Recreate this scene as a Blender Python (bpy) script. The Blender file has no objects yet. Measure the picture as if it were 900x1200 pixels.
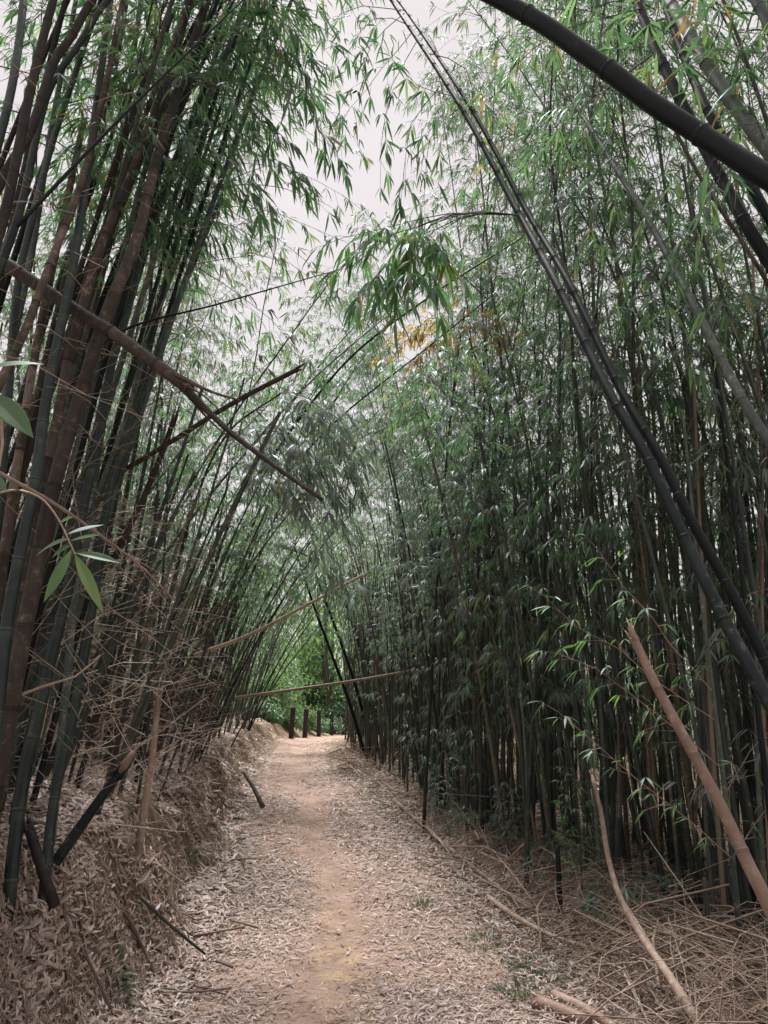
import bpy, math
import numpy as np
from mathutils import Vector, Matrix

sc = bpy.context.scene
R = np.random.default_rng(7)
rad = math.radians
COL = sc.collection

# ------------------------------------------------------------------ camera, sky, sun, exposure
PITCH = rad(13.5)
CAMZ = 1.5
FPX = 867.0
cam_d = bpy.data.cameras.new('camera')
cam_d.sensor_fit = 'VERTICAL'
cam_d.sensor_height = 36.0
cam_d.lens = 26.0
cam_d.clip_start = 0.05
cam_d.clip_end = 2000
cam = bpy.data.objects.new('camera', cam_d)
cam.location = (0, 0, CAMZ)
cam.rotation_euler = (math.pi / 2 + PITCH, 0, 0)
COL.objects.link(cam)
sc.camera = cam

SUN_EL, SUN_AZ = rad(67), rad(-14)      # overcast: the bright part of the cloud deck, ahead over the path
w = bpy.data.worlds.new('World')
sc.world = w
w.use_nodes = True
nt = w.node_tree
nt.nodes.clear()
out = nt.nodes.new('ShaderNodeOutputWorld')
bg = nt.nodes.new('ShaderNodeBackground')
bg.inputs['Strength'].default_value = 0.1
sky = nt.nodes.new('ShaderNodeTexSky')
sky.sky_type = 'NISHITA'
sky.sun_disc = False
sky.sun_elevation = SUN_EL
sky.sun_rotation = SUN_AZ
mix = nt.nodes.new('ShaderNodeMix')
mix.data_type = 'RGBA'
mix.inputs[0].default_value = 0.9
cl = nt.nodes.new('ShaderNodeTexNoise')
cl.inputs['Scale'].default_value = 2.2
cl.inputs['Detail'].default_value = 4
rampw = nt.nodes.new('ShaderNodeValToRGB')
rampw.color_ramp.elements[0].position = 0.3
rampw.color_ramp.elements[0].color = (3.8, 3.47, 3.36, 1)
rampw.color_ramp.elements[1].position = 0.7
rampw.color_ramp.elements[1].color = (4.4, 4.03, 3.92, 1)
nt.links.new(cl.outputs[0], rampw.inputs[0])
nt.links.new(sky.outputs[0], mix.inputs[6])
nt.links.new(rampw.outputs[0], mix.inputs[7])
nt.links.new(mix.outputs[2], bg.inputs[0])
nt.links.new(bg.outputs[0], out.inputs[0])

sun_d = bpy.data.lights.new('sun', 'SUN')
sun_d.energy = 4.6
sun_d.angle = rad(20)
sun_d.color = (1.0, 0.95, 0.925)
sun = bpy.data.objects.new('sun', sun_d)
COL.objects.link(sun)
sdir = Vector((math.cos(SUN_EL) * math.sin(SUN_AZ), math.cos(SUN_EL) * math.cos(SUN_AZ), math.sin(SUN_EL)))
sun.rotation_euler = sdir.to_track_quat('Z', 'Y').to_euler()
sun.location = (0, -5, 20)

vs = sc.view_settings
vs.view_transform = 'Standard'
vs.look = 'None'
vs.gamma = 1
vs.exposure = 1.1
vs.use_curve_mapping = False
sc.render.engine = 'CYCLES'
cy = sc.cycles
cy.max_bounces = 5
cy.diffuse_bounces = 2
cy.glossy_bounces = 2
cy.transmission_bounces = 4
cy.transparent_max_bounces = 4
cy.caustics_reflective = False
cy.caustics_refractive = False
cy.use_denoising = True
cy.use_adaptive_sampling = True
cy.adaptive_threshold = .02

# ------------------------------------------------------------------ helpers
CP, SP = math.cos(PITCH), math.sin(PITCH)


def at(px, py, d):
    """world point on the plane Y=d that the photograph shows at (px, py)"""
    u = (px - 450) / FPX
    v = (600 - py) / FPX
    dy = CP - v * SP
    t = d / dy
    return np.array((u * t, d, CAMZ + t * (SP + v * CP)))


_nrng = np.random.default_rng(3)
_NK = [(_nrng.normal(size=(10, 2)), _nrng.uniform(0, 6.28, 10)) for _ in range(6)]


def nz(x, y, scale, k=0):
    kk, ph = _NK[k]
    x, y = np.broadcast_arrays(np.asarray(x, float), np.asarray(y, float))
    if x.size < 2000:
        return np.sin((x[..., None] * kk[:, 0] + y[..., None] * kk[:, 1]) * (2.2 / scale) + ph).sum(-1) / 5.0
    r = 0
    for i in range(10):
        r = r + np.sin((kk[i, 0] * x + kk[i, 1] * y) / scale * 2.2 + ph[i])
    return r / 5.0


def pc(y):
    return np.interp(y, [-40, 0, 3, 5, 10, 15, 22, 27, 40, 80], [.1, .0, -.1, -.15, -.9, -1.7, -2.35, -2.1, 1.0, 12])


def pw(y):
    return np.interp(y, [0, 8, 15, 22, 30], [1.08, 1.02, .85, .85, 1.0])


def sstep(a):
    a = np.clip(a, 0, 1)
    return a * a * (3 - 2 * a)


def gz(x, y):
    x = np.asarray(x, float)
    y = np.asarray(y, float)
    s = x - pc(y)
    wd = pw(y)
    base = np.where(y > 24, -.045 * (np.minimum(y, 70) - 24), 0.0)
    near = np.clip(1 - (y - 24) / 10, 0, 1)
    el = -(s + wd) + np.interp(y, [4.2, 6], [.1, 0]) + .13 * nz(x * .3, y, .9, 1) + .07 * nz(x, y, .25, 2)
    hb = np.interp(y, [0, 4.2, 7, 12], [.74, .72, .56, .48]) + .07 * nz(x * .1, y, 1.6, 3)
    steep = (.62 + .2 * nz(x * .4, y, .9, 5)) * np.interp(y, [4.5, 7.5], [.9, 1.05])
    bank = hb * sstep(el / np.clip(steep, .22, .85)) + .2 * np.clip(el - .2, 0, 4.5)
    bank = bank + (.032 * nz(x, y, .32, 4) + .012 * nz(x, y, .11, 1)) * sstep(el / .3)
    er = s - wd
    right = .10 * sstep(er / .5) + .05 * np.clip(er - .5, 0, 6) + .03 * nz(x, y, .4, 2) * sstep(er / .4)
    dish = -.03 * np.exp(-(s / .35) ** 2) + .012 * nz(x, y, .5, 5) + .006 * nz(x, y, .12, 0)
    return base + near * (bank + right) + dish


def new_mat(name):
    m = bpy.data.materials.new(name)
    m.use_nodes = True
    m.node_tree.nodes.clear()
    return m, m.node_tree.nodes, m.node_tree.links


def ramp(nodes, stops):
    r = nodes.new('ShaderNodeValToRGB')
    e = r.color_ramp.elements
    while len(e) > 1:
        e.remove(e[-1])
    e[0].position = stops[0][0]
    e[0].color = (*stops[0][1], 1)
    for p, c in stops[1:]:
        q = e.new(p)
        q.color = (*c, 1)
    return r


def attr(nodes, name):
    a = nodes.new('ShaderNodeAttribute')
    a.attribute_name = name
    return a


def leaf_material(name, stops, under, trans=.5, gloss=.05, rough=.45, tip=True):
    m, n, l = new_mat(name)
    o = n.new('ShaderNodeOutputMaterial')
    a = attr(n, 'tint')
    oi = n.new('ShaderNodeObjectInfo')
    mp = n.new('ShaderNodeMapRange')
    mp.inputs[3].default_value = -.12
    mp.inputs[4].default_value = .12
    l.new(oi.outputs['Random'], mp.inputs[0])
    ad = n.new('ShaderNodeMath')
    l.new(a.outputs['Fac'], ad.inputs[0])
    l.new(mp.outputs[0], ad.inputs[1])
    cr = ramp(n, stops)
    l.new(ad.outputs[0], cr.inputs[0])
    col = cr.outputs[0]
    if tip:
        al = attr(n, 'along')
        ms = n.new('ShaderNodeMath')
        ms.operation = 'MULTIPLY'
        l.new(al.outputs['Fac'], ms.inputs[0])
        gt = n.new('ShaderNodeMath')
        gt.operation = 'GREATER_THAN'
        gt.inputs[1].default_value = .86
        l.new(a.outputs['Fac'], gt.inputs[0])
        l.new(gt.outputs[0], ms.inputs[1])
        mt = n.new('ShaderNodeMix')
        mt.data_type = 'RGBA'
        l.new(ms.outputs[0], mt.inputs[0])
        l.new(col, mt.inputs[6])
        mt.inputs[7].default_value = (.17, .1, .055, 1)
        col = mt.outputs[2]
    geo = n.new('ShaderNodeNewGeometry')
    mu = n.new('ShaderNodeMix')
    mu.data_type = 'RGBA'
    hb = n.new('ShaderNodeMath')
    hb.operation = 'MULTIPLY'
    hb.inputs[1].default_value = .45
    l.new(geo.outputs['Backfacing'], hb.inputs[0])
    l.new(hb.outputs[0], mu.inputs[0])
    l.new(col, mu.inputs[6])
    mu.inputs[7].default_value = (*under, 1)
    col = mu.outputs[2]
    d = n.new('ShaderNodeBsdfDiffuse')
    t = n.new('ShaderNodeBsdfTranslucent')
    g = n.new('ShaderNodeBsdfGlossy')
    g.inputs['Roughness'].default_value = rough
    g.inputs['Color'].default_value = (.85, .92, 1, 1)
    tc = n.new('ShaderNodeMix')
    tc.data_type = 'RGBA'
    tc.blend_type = 'MULTIPLY'
    tc.inputs[0].default_value = 1
    tc.inputs[7].default_value = (1.9, 2.0, 1.3, 1)
    l.new(col, tc.inputs[6])
    l.new(col, d.inputs[0])
    l.new(tc.outputs[2], t.inputs[0])
    m1 = n.new('ShaderNodeMixShader')
    m1.inputs[0].default_value = trans
    l.new(d.outputs[0], m1.inputs[1])
    l.new(t.outputs[0], m1.inputs[2])
    lw = n.new('ShaderNodeLayerWeight')
    lw.inputs[0].default_value = .35
    gm = n.new('ShaderNodeMath')
    gm.operation = 'MULTIPLY'
    gm.inputs[1].default_value = gloss * 2
    l.new(lw.outputs['Facing'], gm.inputs[0])
    ga = n.new('ShaderNodeMath')
    ga.inputs[1].default_value = gloss * .5
    l.new(gm.outputs[0], ga.inputs[0])
    m2 = n.new('ShaderNodeMixShader')
    l.new(ga.outputs[0], m2.inputs[0])
    l.new(m1.outputs[0], m2.inputs[1])
    l.new(g.outputs[0], m2.inputs[2])
    l.new(m2.outputs[0], o.inputs[0])
    return m


def culm_material(name, stops, band, rough=.38, streak=1.0, spec=.5):
    """stem colours: per-culm tone, lengthwise streaks, dull lichen blotches, pale bands at the nodes"""
    m, n, l = new_mat(name)
    o = n.new('ShaderNodeOutputMaterial')
    b = n.new('ShaderNodeBsdfPrincipled')
    oi = n.new('ShaderNodeObjectInfo')
    tc = n.new('ShaderNodeTexCoord')
    mp = n.new('ShaderNodeMapping')
    mp.inputs['Scale'].default_value = (38, 38, 1.3)
    l.new(tc.outputs['Object'], mp.inputs[0])
    ns = n.new('ShaderNodeTexNoise')
    ns.inputs['Scale'].default_value = 1
    ns.inputs['Detail'].default_value = 5
    l.new(mp.outputs[0], ns.inputs['Vector'])
    n2 = n.new('ShaderNodeTexNoise')
    n2.inputs['Scale'].default_value = 5
    n2.inputs['Detail'].default_value = 6
    l.new(tc.outputs['Object'], n2.inputs['Vector'])
    s1 = n.new('ShaderNodeMath')
    s1.operation = 'MULTIPLY_ADD'
    s1.inputs[1].default_value = .6 * streak
    l.new(ns.outputs[0], s1.inputs[0])
    s2 = n.new('ShaderNodeMath')
    s2.operation = 'MULTIPLY_ADD'
    s2.inputs[1].default_value = .5
    l.new(n2.outputs[0], s2.inputs[0])
    s3 = n.new('ShaderNodeMath')
    s3.operation = 'MULTIPLY_ADD'
    s3.inputs[1].default_value = .6
    s3.inputs[2].default_value = -.42
    l.new(oi.outputs['Random'], s3.inputs[0])
    l.new(s3.outputs[0], s2.inputs[2])
    l.new(s2.outputs[0], s1.inputs[2])
    it = attr(n, 'along')
    s4 = n.new('ShaderNodeMath')
    s4.operation = 'ADD'
    l.new(it.outputs['Fac'], s4.inputs[0])
    l.new(s1.outputs[0], s4.inputs[1])
    n3 = n.new('ShaderNodeTexNoise')
    n3.inputs['Scale'].default_value = 26
    n3.inputs['Detail'].default_value = 5
    n3.inputs['Roughness'].default_value = .7
    l.new(tc.outputs['Object'], n3.inputs['Vector'])
    s5 = n.new('ShaderNodeMapRange')
    s5.inputs[1].default_value = .52
    s5.inputs[2].default_value = .72
    s5.inputs[4].default_value = .42
    l.new(n3.outputs[0], s5.inputs[0])
    s6 = n.new('ShaderNodeMath')
    l.new(s4.outputs[0], s6.inputs[0])
    l.new(s5.outputs[0], s6.inputs[1])
    cr = ramp(n, stops)
    l.new(s6.outputs[0], cr.inputs[0])
    na = attr(n, 'node')
    mx = n.new('ShaderNodeMix')
    mx.data_type = 'RGBA'
    nm = n.new('ShaderNodeMath')
    nm.operation = 'MULTIPLY'
    nm.inputs[1].default_value = .7
    l.new(na.outputs['Fac'], nm.inputs[0])
    l.new(nm.outputs[0], mx.inputs[0])
    l.new(cr.outputs[0], mx.inputs[6])
    mx.inputs[7].default_value = (*band, 1)
    l.new(mx.outputs[2], b.inputs['Base Color'])
    rr = n.new('ShaderNodeMapRange')
    rr.inputs[3].default_value = rough - .08
    rr.inputs[4].default_value = rough + .25
    l.new(n2.outputs[0], rr.inputs[0])
    l.new(rr.outputs[0], b.inputs['Roughness'])
    b.inputs['Specular IOR Level'].default_value = spec
    bp = n.new('ShaderNodeBump')
    bp.inputs['Strength'].default_value = .25
    bp.inputs['Distance'].default_value = .004
    l.new(ns.outputs[0], bp.inputs['Height'])
    l.new(bp.outputs[0], b.inputs['Normal'])
    l.new(b.outputs[0], o.inputs[0])
    return m


GREEN = [(0, (.038, .088, .052)), (.42, (.066, .135, .078)), (.62, (.10, .175, .10)), (.76, (.135, .205, .1)),
         (.9, (.15, .18, .075)), (.965, (.22, .2, .08)), (1.0, (.21, .14, .08))]
M_LEAF = leaf_material('bamboo_leaf', GREEN, (.11, .135, .12))
M_LEAF_PALE = leaf_material('bamboo_leaf_waxy_sheen', [(0, (.075, .115, .10)), (.5, (.13, .18, .16)), (.8, (.18, .22, .18)),
                            (.93, (.2, .2, .1)), (1, (.3, .2, .1))], (.16, .18, .17), trans=.35, gloss=.065)  # waxy leaves, their pale grey raised to stand in for sky sheen
M_LEAF_FRESH = leaf_material('fresh_leaf', [(0, (.05, .11, .05)), (.5, (.085, .17, .06)), (1, (.17, .27, .08))], (.12, .18, .1), trans=.45, gloss=.03, tip=False)
M_LEAF_HANG = leaf_material('hanging_leaf', [(0, (.05, .13, .065)), (.5, (.09, .2, .09)), (.8, (.14, .22, .085)), (.93, (.2, .2, .08)), (1, (.24, .13, .07))], (.1, .17, .1), trans=.6, gloss=.05)
M_LEAF_YELLOW = leaf_material('yellowed_leaf', [(0, (.22, .19, .07)), (.4, (.34, .24, .08)), (.75, (.4, .24, .09)), (1, (.38, .19, .09))], (.24, .2, .11), trans=.4, tip=False)
M_SHRUB = leaf_material('shrub_leaf', [(0, (.05, .10, .05)), (.5, (.09, .17, .075)), (1, (.17, .25, .09))], (.13, .19, .12), trans=.4, gloss=.02, rough=.6, tip=False)
M_CULM = culm_material('green_culm', [(0, (.006, .011, .011)), (.35, (.013, .023, .021)), (.6, (.026, .041, .034)),
                       (.78, (.055, .068, .05)), (.92, (.13, .108, .07)), (1, (.22, .165, .11))], (.085, .09, .08), rough=.42, spec=.35)
M_CULM_PALE = culm_material('waxy_culm', [(0, (.018, .028, .029)), (.4, (.036, .053, .052)), (.7, (.075, .098, .088)),
                            (.9, (.17, .17, .14)), (1, (.28, .24, .18))], (.15, .155, .14), rough=.45, spec=.35)
M_CULM_DARK = culm_material('dark_culm', [(0, (.002, .004, .005)), (.5, (.005, .009, .011)), (.75, (.011, .017, .019)), (.92, (.03, .036, .036)), (1, (.07, .074, .07))], (.022, .027, .028), rough=.42, streak=.6, spec=.22)
M_CULM_BROWN = culm_material('brown_culm', [(0, (.010, .009, .009)), (.35, (.026, .021, .019)), (.6, (.054, .042, .036)), (.82, (.11, .084, .07)), (1, (.21, .165, .14))], (.03, .024, .02), rough=.6, spec=.25)
M_CANE = culm_material('dry_cane', [(0, (.15, .095, .07)), (.45, (.25, .165, .125)), (.75, (.34, .24, .19)), (1, (.42, .32, .25))], (.16, .1, .08), rough=.5)
M_STRAW = culm_material('straw_twig', [(0, (.14, .10, .08)), (.35, (.30, .22, .175)), (.7, (.44, .34, .275)), (1, (.55, .45, .38))], (.2, .15, .1), rough=.7)
M_BARK = culm_material('twig_bark', [(0, (.02, .024, .018)), (.5, (.05, .05, .036)), (1, (.12, .1, .07))], (.08, .07, .05), rough=.6)


class MB:
    """collects tubes and leaves into one mesh"""

    def __init__(self):
        self.v, self.f3, self.f4, self.att, self.n = [], [], [], [], 0
        self.al = []

    def add(self, v, f4=None, f3=None, a=0.0, al=0.0):
        v = np.asarray(v, float).reshape(-1, 3)
        if f4 is not None and len(f4):
            self.f4.append(np.asarray(f4) + self.n)
        if f3 is not None and len(f3):
            self.f3.append(np.asarray(f3) + self.n)
        self.v.append(v)
        self.att.append(np.broadcast_to(np.asarray(a, float), (len(v),)))
        self.al.append(np.broadcast_to(np.asarray(al, float), (len(v),)))
        self.n += len(v)

    def tube(self, pts, rr, sides=6, a=0.0, cap=False, al=0.0):
        pts = np.asarray(pts, float)
        k = len(pts)
        rr = np.broadcast_to(np.asarray(rr, float), (k,))
        t = np.gradient(pts, axis=0)
        t /= np.linalg.norm(t, axis=1)[:, None] + 1e-9
        ref = np.array((1., 0, 0)) if abs(t[:, 0]).mean() < .8 else np.array((0, 1., 0))
        e1 = np.cross(t, ref)
        e1 /= np.linalg.norm(e1, axis=1)[:, None] + 1e-9
        e2 = np.cross(t, e1)
        th = np.arange(sides) / sides * 2 * math.pi
        v = pts[:, None] + rr[:, None, None] * (np.cos(th)[None, :, None] * e1[:, None] + np.sin(th)[None, :, None] * e2[:, None])
        i = np.arange(k - 1)[:, None] * sides
        j = np.arange(sides)[None]
        jn = (j + 1) % sides
        f = np.stack([i + jn, i + j, i + sides + j, i + sides + jn], -1).reshape(-1, 4)
        av = a if np.isscalar(a) else np.repeat(np.asarray(a), sides)
        lv = al if np.isscalar(al) else np.repeat(np.asarray(al), sides)
        f3 = None
        v = v.reshape(-1, 3)
        if cap:
            v = np.concatenate([v, pts[[0, -1]]])
            if not np.isscalar(lv):
                lv = np.concatenate([lv, lv[[0, -1]]])
            if not np.isscalar(av):
                av = np.concatenate([av, [0, 0]])
            c0, c1 = len(v) - 2, len(v) - 1
            jj = np.arange(sides)
            f3 = np.concatenate([np.stack([np.full(sides, c0), jj, (jj + 1) % sides], 1),
                                 np.stack([np.full(sides, c1), (k - 1) * sides + (jj + 1) % sides, (k - 1) * sides + jj], 1)])
        self.add(v, f, f3, av, lv)

    def leaves(self, o, d, nrm, L, W, droop, tint):
        o, d, nrm = (np.asarray(q, float).reshape(-1, 3) for q in (o, d, nrm))
        k = len(o)
        if k == 0:
            return
        d = d / (np.linalg.norm(d, axis=1)[:, None] + 1e-9)
        side = np.cross(nrm, d)
        side /= np.linalg.norm(side, axis=1)[:, None] + 1e-9
        nn = np.cross(d, side)
        L, W, droop = (np.broadcast_to(np.asarray(q, float), (k,))[:, None] for q in (L, W, droop))
        down = -nn * .6 + np.array((0, 0, -.4))
        p1 = o + d * L * .28 + down * L * droop * .08
        p2 = o + d * L * .66 + down * L * droop * .38
        p3 = o + d * L * .97 + down * L * droop * .85
        cup = nn * W * .12
        v = np.stack([o, p1 - side * W * .5 + cup, p1 + side * W * .5 + cup, p2 - side * W * .38 + cup, p2 + side * W * .38 + cup, p3], 1)
        b = (np.arange(k) * 6)[:, None]
        f3 = np.concatenate([b + np.array([[0, 2, 1]]), b + np.array([[3, 4, 5]])])
        f4 = b + np.array([[1, 2, 4, 3]])
        al = np.tile(np.array([0, .0, .0, .55, .55, 1.]), k)
        self.add(v.reshape(-1, 3), f4, f3, np.repeat(np.broadcast_to(tint, (k,)), 6), al)

    def kites(self, o, d, nrm, L, W, droop, tint):
        """small bent two-face leaves for the litter"""
        k = len(o)
        d = d / (np.linalg.norm(d, axis=1)[:, None] + 1e-9)
        side = np.cross(nrm, d)
        side /= np.linalg.norm(side, axis=1)[:, None] + 1e-9
        nn = np.cross(d, side)
        L, W, droop = L[:, None], W[:, None], droop[:, None]
        m = o + d * L * .42 + nn * L * .14 * droop
        v = np.stack([o, m - side * W * .5, m + side * W * .5, o + d * L], 1)
        b = (np.arange(k) * 4)[:, None]
        self.add(v.reshape(-1, 3), None, np.concatenate([b + np.array([[0, 2, 1]]), b + np.array([[1, 2, 3]])]), np.repeat(tint, 4))

    def mesh(self, name, mat, attname='tint', smooth=False):
        me = bpy.data.meshes.new(name)
        v = np.concatenate(self.v).astype(np.float32)
        f4 = np.concatenate(self.f4) if self.f4 else np.zeros((0, 4), int)
        f3 = np.concatenate(self.f3) if self.f3 else np.zeros((0, 3), int)
        me.vertices.add(len(v))
        me.vertices.foreach_set('co', v.ravel())
        nl = f4.size + f3.size
        me.loops.add(nl)
        me.loops.foreach_set('vertex_index', np.concatenate([f4.ravel(), f3.ravel()]).astype(np.int32))
        me.polygons.add(len(f4) + len(f3))
        st = np.concatenate([np.arange(len(f4)) * 4, f4.size + np.arange(len(f3)) * 3])
        me.polygons.foreach_set('loop_start', st.astype(np.int32))
        me.update(calc_edges=True)
        at_ = me.attributes.new(attname, 'FLOAT', 'POINT')
        at_.data.foreach_set('value', np.concatenate(self.att).astype(np.float32))
        if True:
            a2 = me.attributes.new('along', 'FLOAT', 'POINT')
            a2.data.foreach_set('value', np.concatenate(self.al).astype(np.float32))
        if smooth:
            me.polygons.foreach_set('use_smooth', np.ones(len(me.polygons), bool))
        me.materials.append(mat)
        return me


def link(name, me, parent=None, loc=None):
    o = bpy.data.objects.new(name, me)
    COL.objects.link(o)
    if parent is not None:
        o.parent = parent
    if loc is not None:
        o.location = loc
    return o


def tag(o, label=None, cat=None, group=None, kind=None):
    if label:
        o['label'] = label
    if cat:
        o['category'] = cat
    if group:
        o['group'] = group
    if kind:
        o['kind'] = kind
    return o


def empty(name, loc):
    o = link(name, None)
    o.location = [float(q) for q in loc]
    o.empty_display_size = .2
    return o


def unit(v):
    v = np.asarray(v, float)
    return v / (np.linalg.norm(v) + 1e-9)


def spline(pts, n):
    """Catmull-Rom through pts, n samples evenly spread by length"""
    p = np.asarray(pts, float)
    if len(p) == 2:
        return p[0] + (p[1] - p[0]) * np.linspace(0, 1, n)[:, None]
    q = np.concatenate([[2 * p[0] - p[1]], p, [2 * p[-1] - p[-2]]])
    o = []
    for i in range(1, len(q) - 2):
        t = np.linspace(0, 1, 24, endpoint=False)[:, None]
        a, b, c, d = q[i - 1], q[i], q[i + 1], q[i + 2]
        o.append(.5 * (2 * b + (c - a) * t + (2 * a - 5 * b + 4 * c - d) * t ** 2 + (3 * b - a - 3 * c + d) * t ** 3))
    o = np.concatenate(o + [p[-1:]])
    s = np.concatenate([[0], np.cumsum(np.linalg.norm(np.diff(o, axis=0), axis=1))])
    u = np.linspace(0, s[-1], n)
    return np.stack([np.interp(u, s, o[:, i]) for i in range(3)], 1)


def culm_tube(mb, pts, r0, r1, gap=.28, sides=8, swell=1.13, taper=1.0, rng=R, cap=True, res=0):
    """a jointed stem along pts; returns node points, radii and tangents"""
    dense = spline(pts, 160)
    s = np.concatenate([[0], np.cumsum(np.linalg.norm(np.diff(dense, axis=0), axis=1))])
    T = s[-1]
    nodes = []
    q = gap * rng.uniform(.2, .8)
    while q < T - .03:
        nodes.append(q)
        q += gap * rng.uniform(.85, 1.15)
    st, mult, att = [0.], [1.], [0.]
    for q in nodes:
        rr = r0 + (r1 - r0) * (q / T) ** taper
        e = max(.006, rr * .35)
        if res:
            st += [q - gap * .2]
            mult += [1.0]
            att += [0]
        st += [q - e, q - e * .15, q + e * .3, q + e]
        mult += [1.0, swell, swell * .93, .99]
        att += [.55, .15, 1, .1]
    st.append(T)
    mult.append(1)
    att.append(0)
    if res:
        for q in np.arange(res, T, res):
            if not nodes or np.abs(np.array(nodes) - q).min() > res * .4:
                st.append(q)
                mult.append(1 + rng.normal(0, .008))
                att.append(0)
    st = np.array(st)
    o = np.argsort(st, kind='stable')
    st, mult, att = st[o], np.array(mult)[o], np.array(att)[o]
    keep = np.concatenate([[True], np.diff(st) > 1e-4]) & (st >= 0)
    st, mult, att = st[keep], mult[keep], att[keep]
    P = np.stack([np.interp(st, s, dense[:, i]) for i in range(3)], 1)
    rr = (r0 + (r1 - r0) * (st / T) ** taper) * mult
    tone = rng.normal(0, .09, len(nodes) + 2)[np.searchsorted(nodes, st - 1e-5)] if nodes else np.zeros(len(st))
    mb.tube(P, rr, sides, att, cap, tone)
    N = np.stack([np.interp(nodes, s, dense[:, i]) for i in range(3)], 1) if nodes else np.zeros((0, 3))
    return N, np.array([r0 + (r1 - r0) * (q / T) ** taper for q in nodes]), np.array(nodes), T


def twig_leaves(fm, tw, base, d, L, leafL, rng, nl=(4, 7), tint_shift=0.0, dead=.02):
    """one twig with its fan of leaves"""
    d = unit(d)
    p1 = base + d * L * .5 + np.array((0, 0, -.03 * L))
    p2 = base + d * L + np.array((0, 0, -.16 * L))
    if tw is not None:
        tw.tube([base, p2], [.0016, .0009], 3)
    d2 = unit(p2 - p1)
    n = int(rng.integers(nl[0], nl[1] + 1))
    hor = np.cross(d2, (0, 0, 1))
    if np.linalg.norm(hor) < .1:
        hor = np.array((1., 0, 0))
    hor = unit(hor)
    hor = unit(hor + rng.normal(0, .25, 3))
    O, D, N, LL, TT, DR = [], [], [], [], [], []
    t0 = rng.beta(2, 3.2) * .86
    for i in range(n):
        f = 1 - i * .13
        o = p1 + (p2 - p1) * max(0, f) if f > 0 else p1
        ang = 0 if i == 0 else rng.uniform(.5, 1.0) * (1 if i % 2 else -1)
        dd = d2 * math.cos(ang) + hor * math.sin(ang) + np.array((0, 0, -rng.uniform(.15, .75)))
        dd = unit(dd)
        nn = np.array((0, 0, 1.)) - dd * dd[2] + rng.normal(0, .35, 3)
        O.append(o)
        D.append(dd)
        N.append(nn)
        LL.append(leafL * rng.uniform(.65, 1.15))
        TT.append(.99 if rng.random() < dead else np.clip(t0 + rng.normal(0, .1) + tint_shift, 0, .97))
        DR.append(rng.uniform(.15, .7))
    LL = np.array(LL)
    fm.leaves(O, D, N, LL, LL * rng.uniform(.105, .14), DR, np.array(TT))


def branch(fm, tw, base, d, L, leafL, rng, step=.1, sag=.35, r=.005, nl=(4, 7), tl=(.1, .24), tint_shift=0, bare=.2, dead=.02):
    """a side branch with alternating leafy twigs; d is its starting direction"""
    k = 6
    t = np.linspace(0, 1, k)[:, None]
    if d is None:                       # base is already the branch's own line
        pts = spline(base, k)
        L = np.linalg.norm(np.diff(pts, axis=0), axis=1).sum()
    else:
        pts = base + unit(d) * L * t + np.array((0, 0, -1.)) * sag * L * t ** 2
    wob = rng.normal(0, .012 * L, (k, 3)) * t
    pts = pts + wob
    tw.tube(pts, np.linspace(r, .0012, k), 3)
    s = bare * L
    sgn = 1
    while s < L:
        u = s / L * (k - 1)
        i = min(int(u), k - 2)
        p = pts[i] + (pts[i + 1] - pts[i]) * (u - i)
        bd = unit(pts[i + 1] - pts[i])
        sd = np.cross(bd, (0, 0, 1))
        sd = unit(sd) if np.linalg.norm(sd) > .05 else unit(rng.normal(size=3))
        sd = unit(sd * sgn + rng.normal(0, .45, 3))
        twig_leaves(fm, tw, p, bd * .75 + sd * .8, rng.uniform(*tl) * (1.1 - .4 * s / L), leafL, rng, nl, tint_shift, dead)
        sgn = -sgn
        s += step * rng.uniform(.6, 1.4)
    twig_leaves(fm, tw, pts[-1], pts[-1] - pts[-2], .12, leafL, rng, nl, tint_shift, dead)


# ------------------------------------------------------------------ ground and path
def grid(xs, ys, zf):
    X, Y = np.meshgrid(xs, ys)
    Z = zf(X, Y)
    v = np.stack([X, Y, Z], -1).reshape(-1, 3)
    a, b = len(ys), len(xs)
    i = np.arange(a - 1)[:, None] * b
    j = np.arange(b - 1)[None]
    f = np.stack([i + j, i + j + 1, i + b + j + 1, i + b + j], -1).reshape(-1, 4)
    return v, f


M_GROUND, n, l = new_mat('forest_soil')
o = n.new('ShaderNodeOutputMaterial')
b = n.new('ShaderNodeBsdfPrincipled')
b.inputs['Roughness'].default_value = .95
b.inputs['Specular IOR Level'].default_value = .15
tc = n.new('ShaderNodeTexCoord')
nA = n.new('ShaderNodeTexNoise')
nA.inputs['Scale'].default_value = 3
nA.inputs['Detail'].default_value = 8
nA.inputs['Roughness'].default_value = .7
mpz = n.new('ShaderNodeMapping')
mpz.inputs['Scale'].default_value = (22, 22, 5)
l.new(tc.outputs['Object'], mpz.inputs[0])
nB = n.new('ShaderNodeTexNoise')
nB.inputs['Scale'].default_value = 1.5
nB.inputs['Detail'].default_value = 8
nB.inputs['Roughness'].default_value = .75
l.new(mpz.outputs[0], nB.inputs['Vector'])
l.new(tc.outputs['Object'], nA.inputs['Vector'])
r1 = ramp(n, [(.2, (.10, .075, .05)), (.45, (.185, .14, .095)), (.62, (.26, .19, .135)), (.8, (.34, .25, .19))])
ma = n.new('ShaderNodeMath')
ma.operation = 'MULTIPLY_ADD'
ma.inputs[1].default_value = .55
l.new(nB.outputs[0], ma.inputs[0])
mb_ = n.new('ShaderNodeMath')
mb_.operation = 'MULTIPLY'
mb_.inputs[1].default_value = .45
l.new(nA.outputs[0], mb_.inputs[0])
l.new(mb_.outputs[0], ma.inputs[2])
l.new(ma.outputs[0], r1.inputs[0])
l.new(r1.outputs[0], b.inputs['Base Color'])
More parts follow.
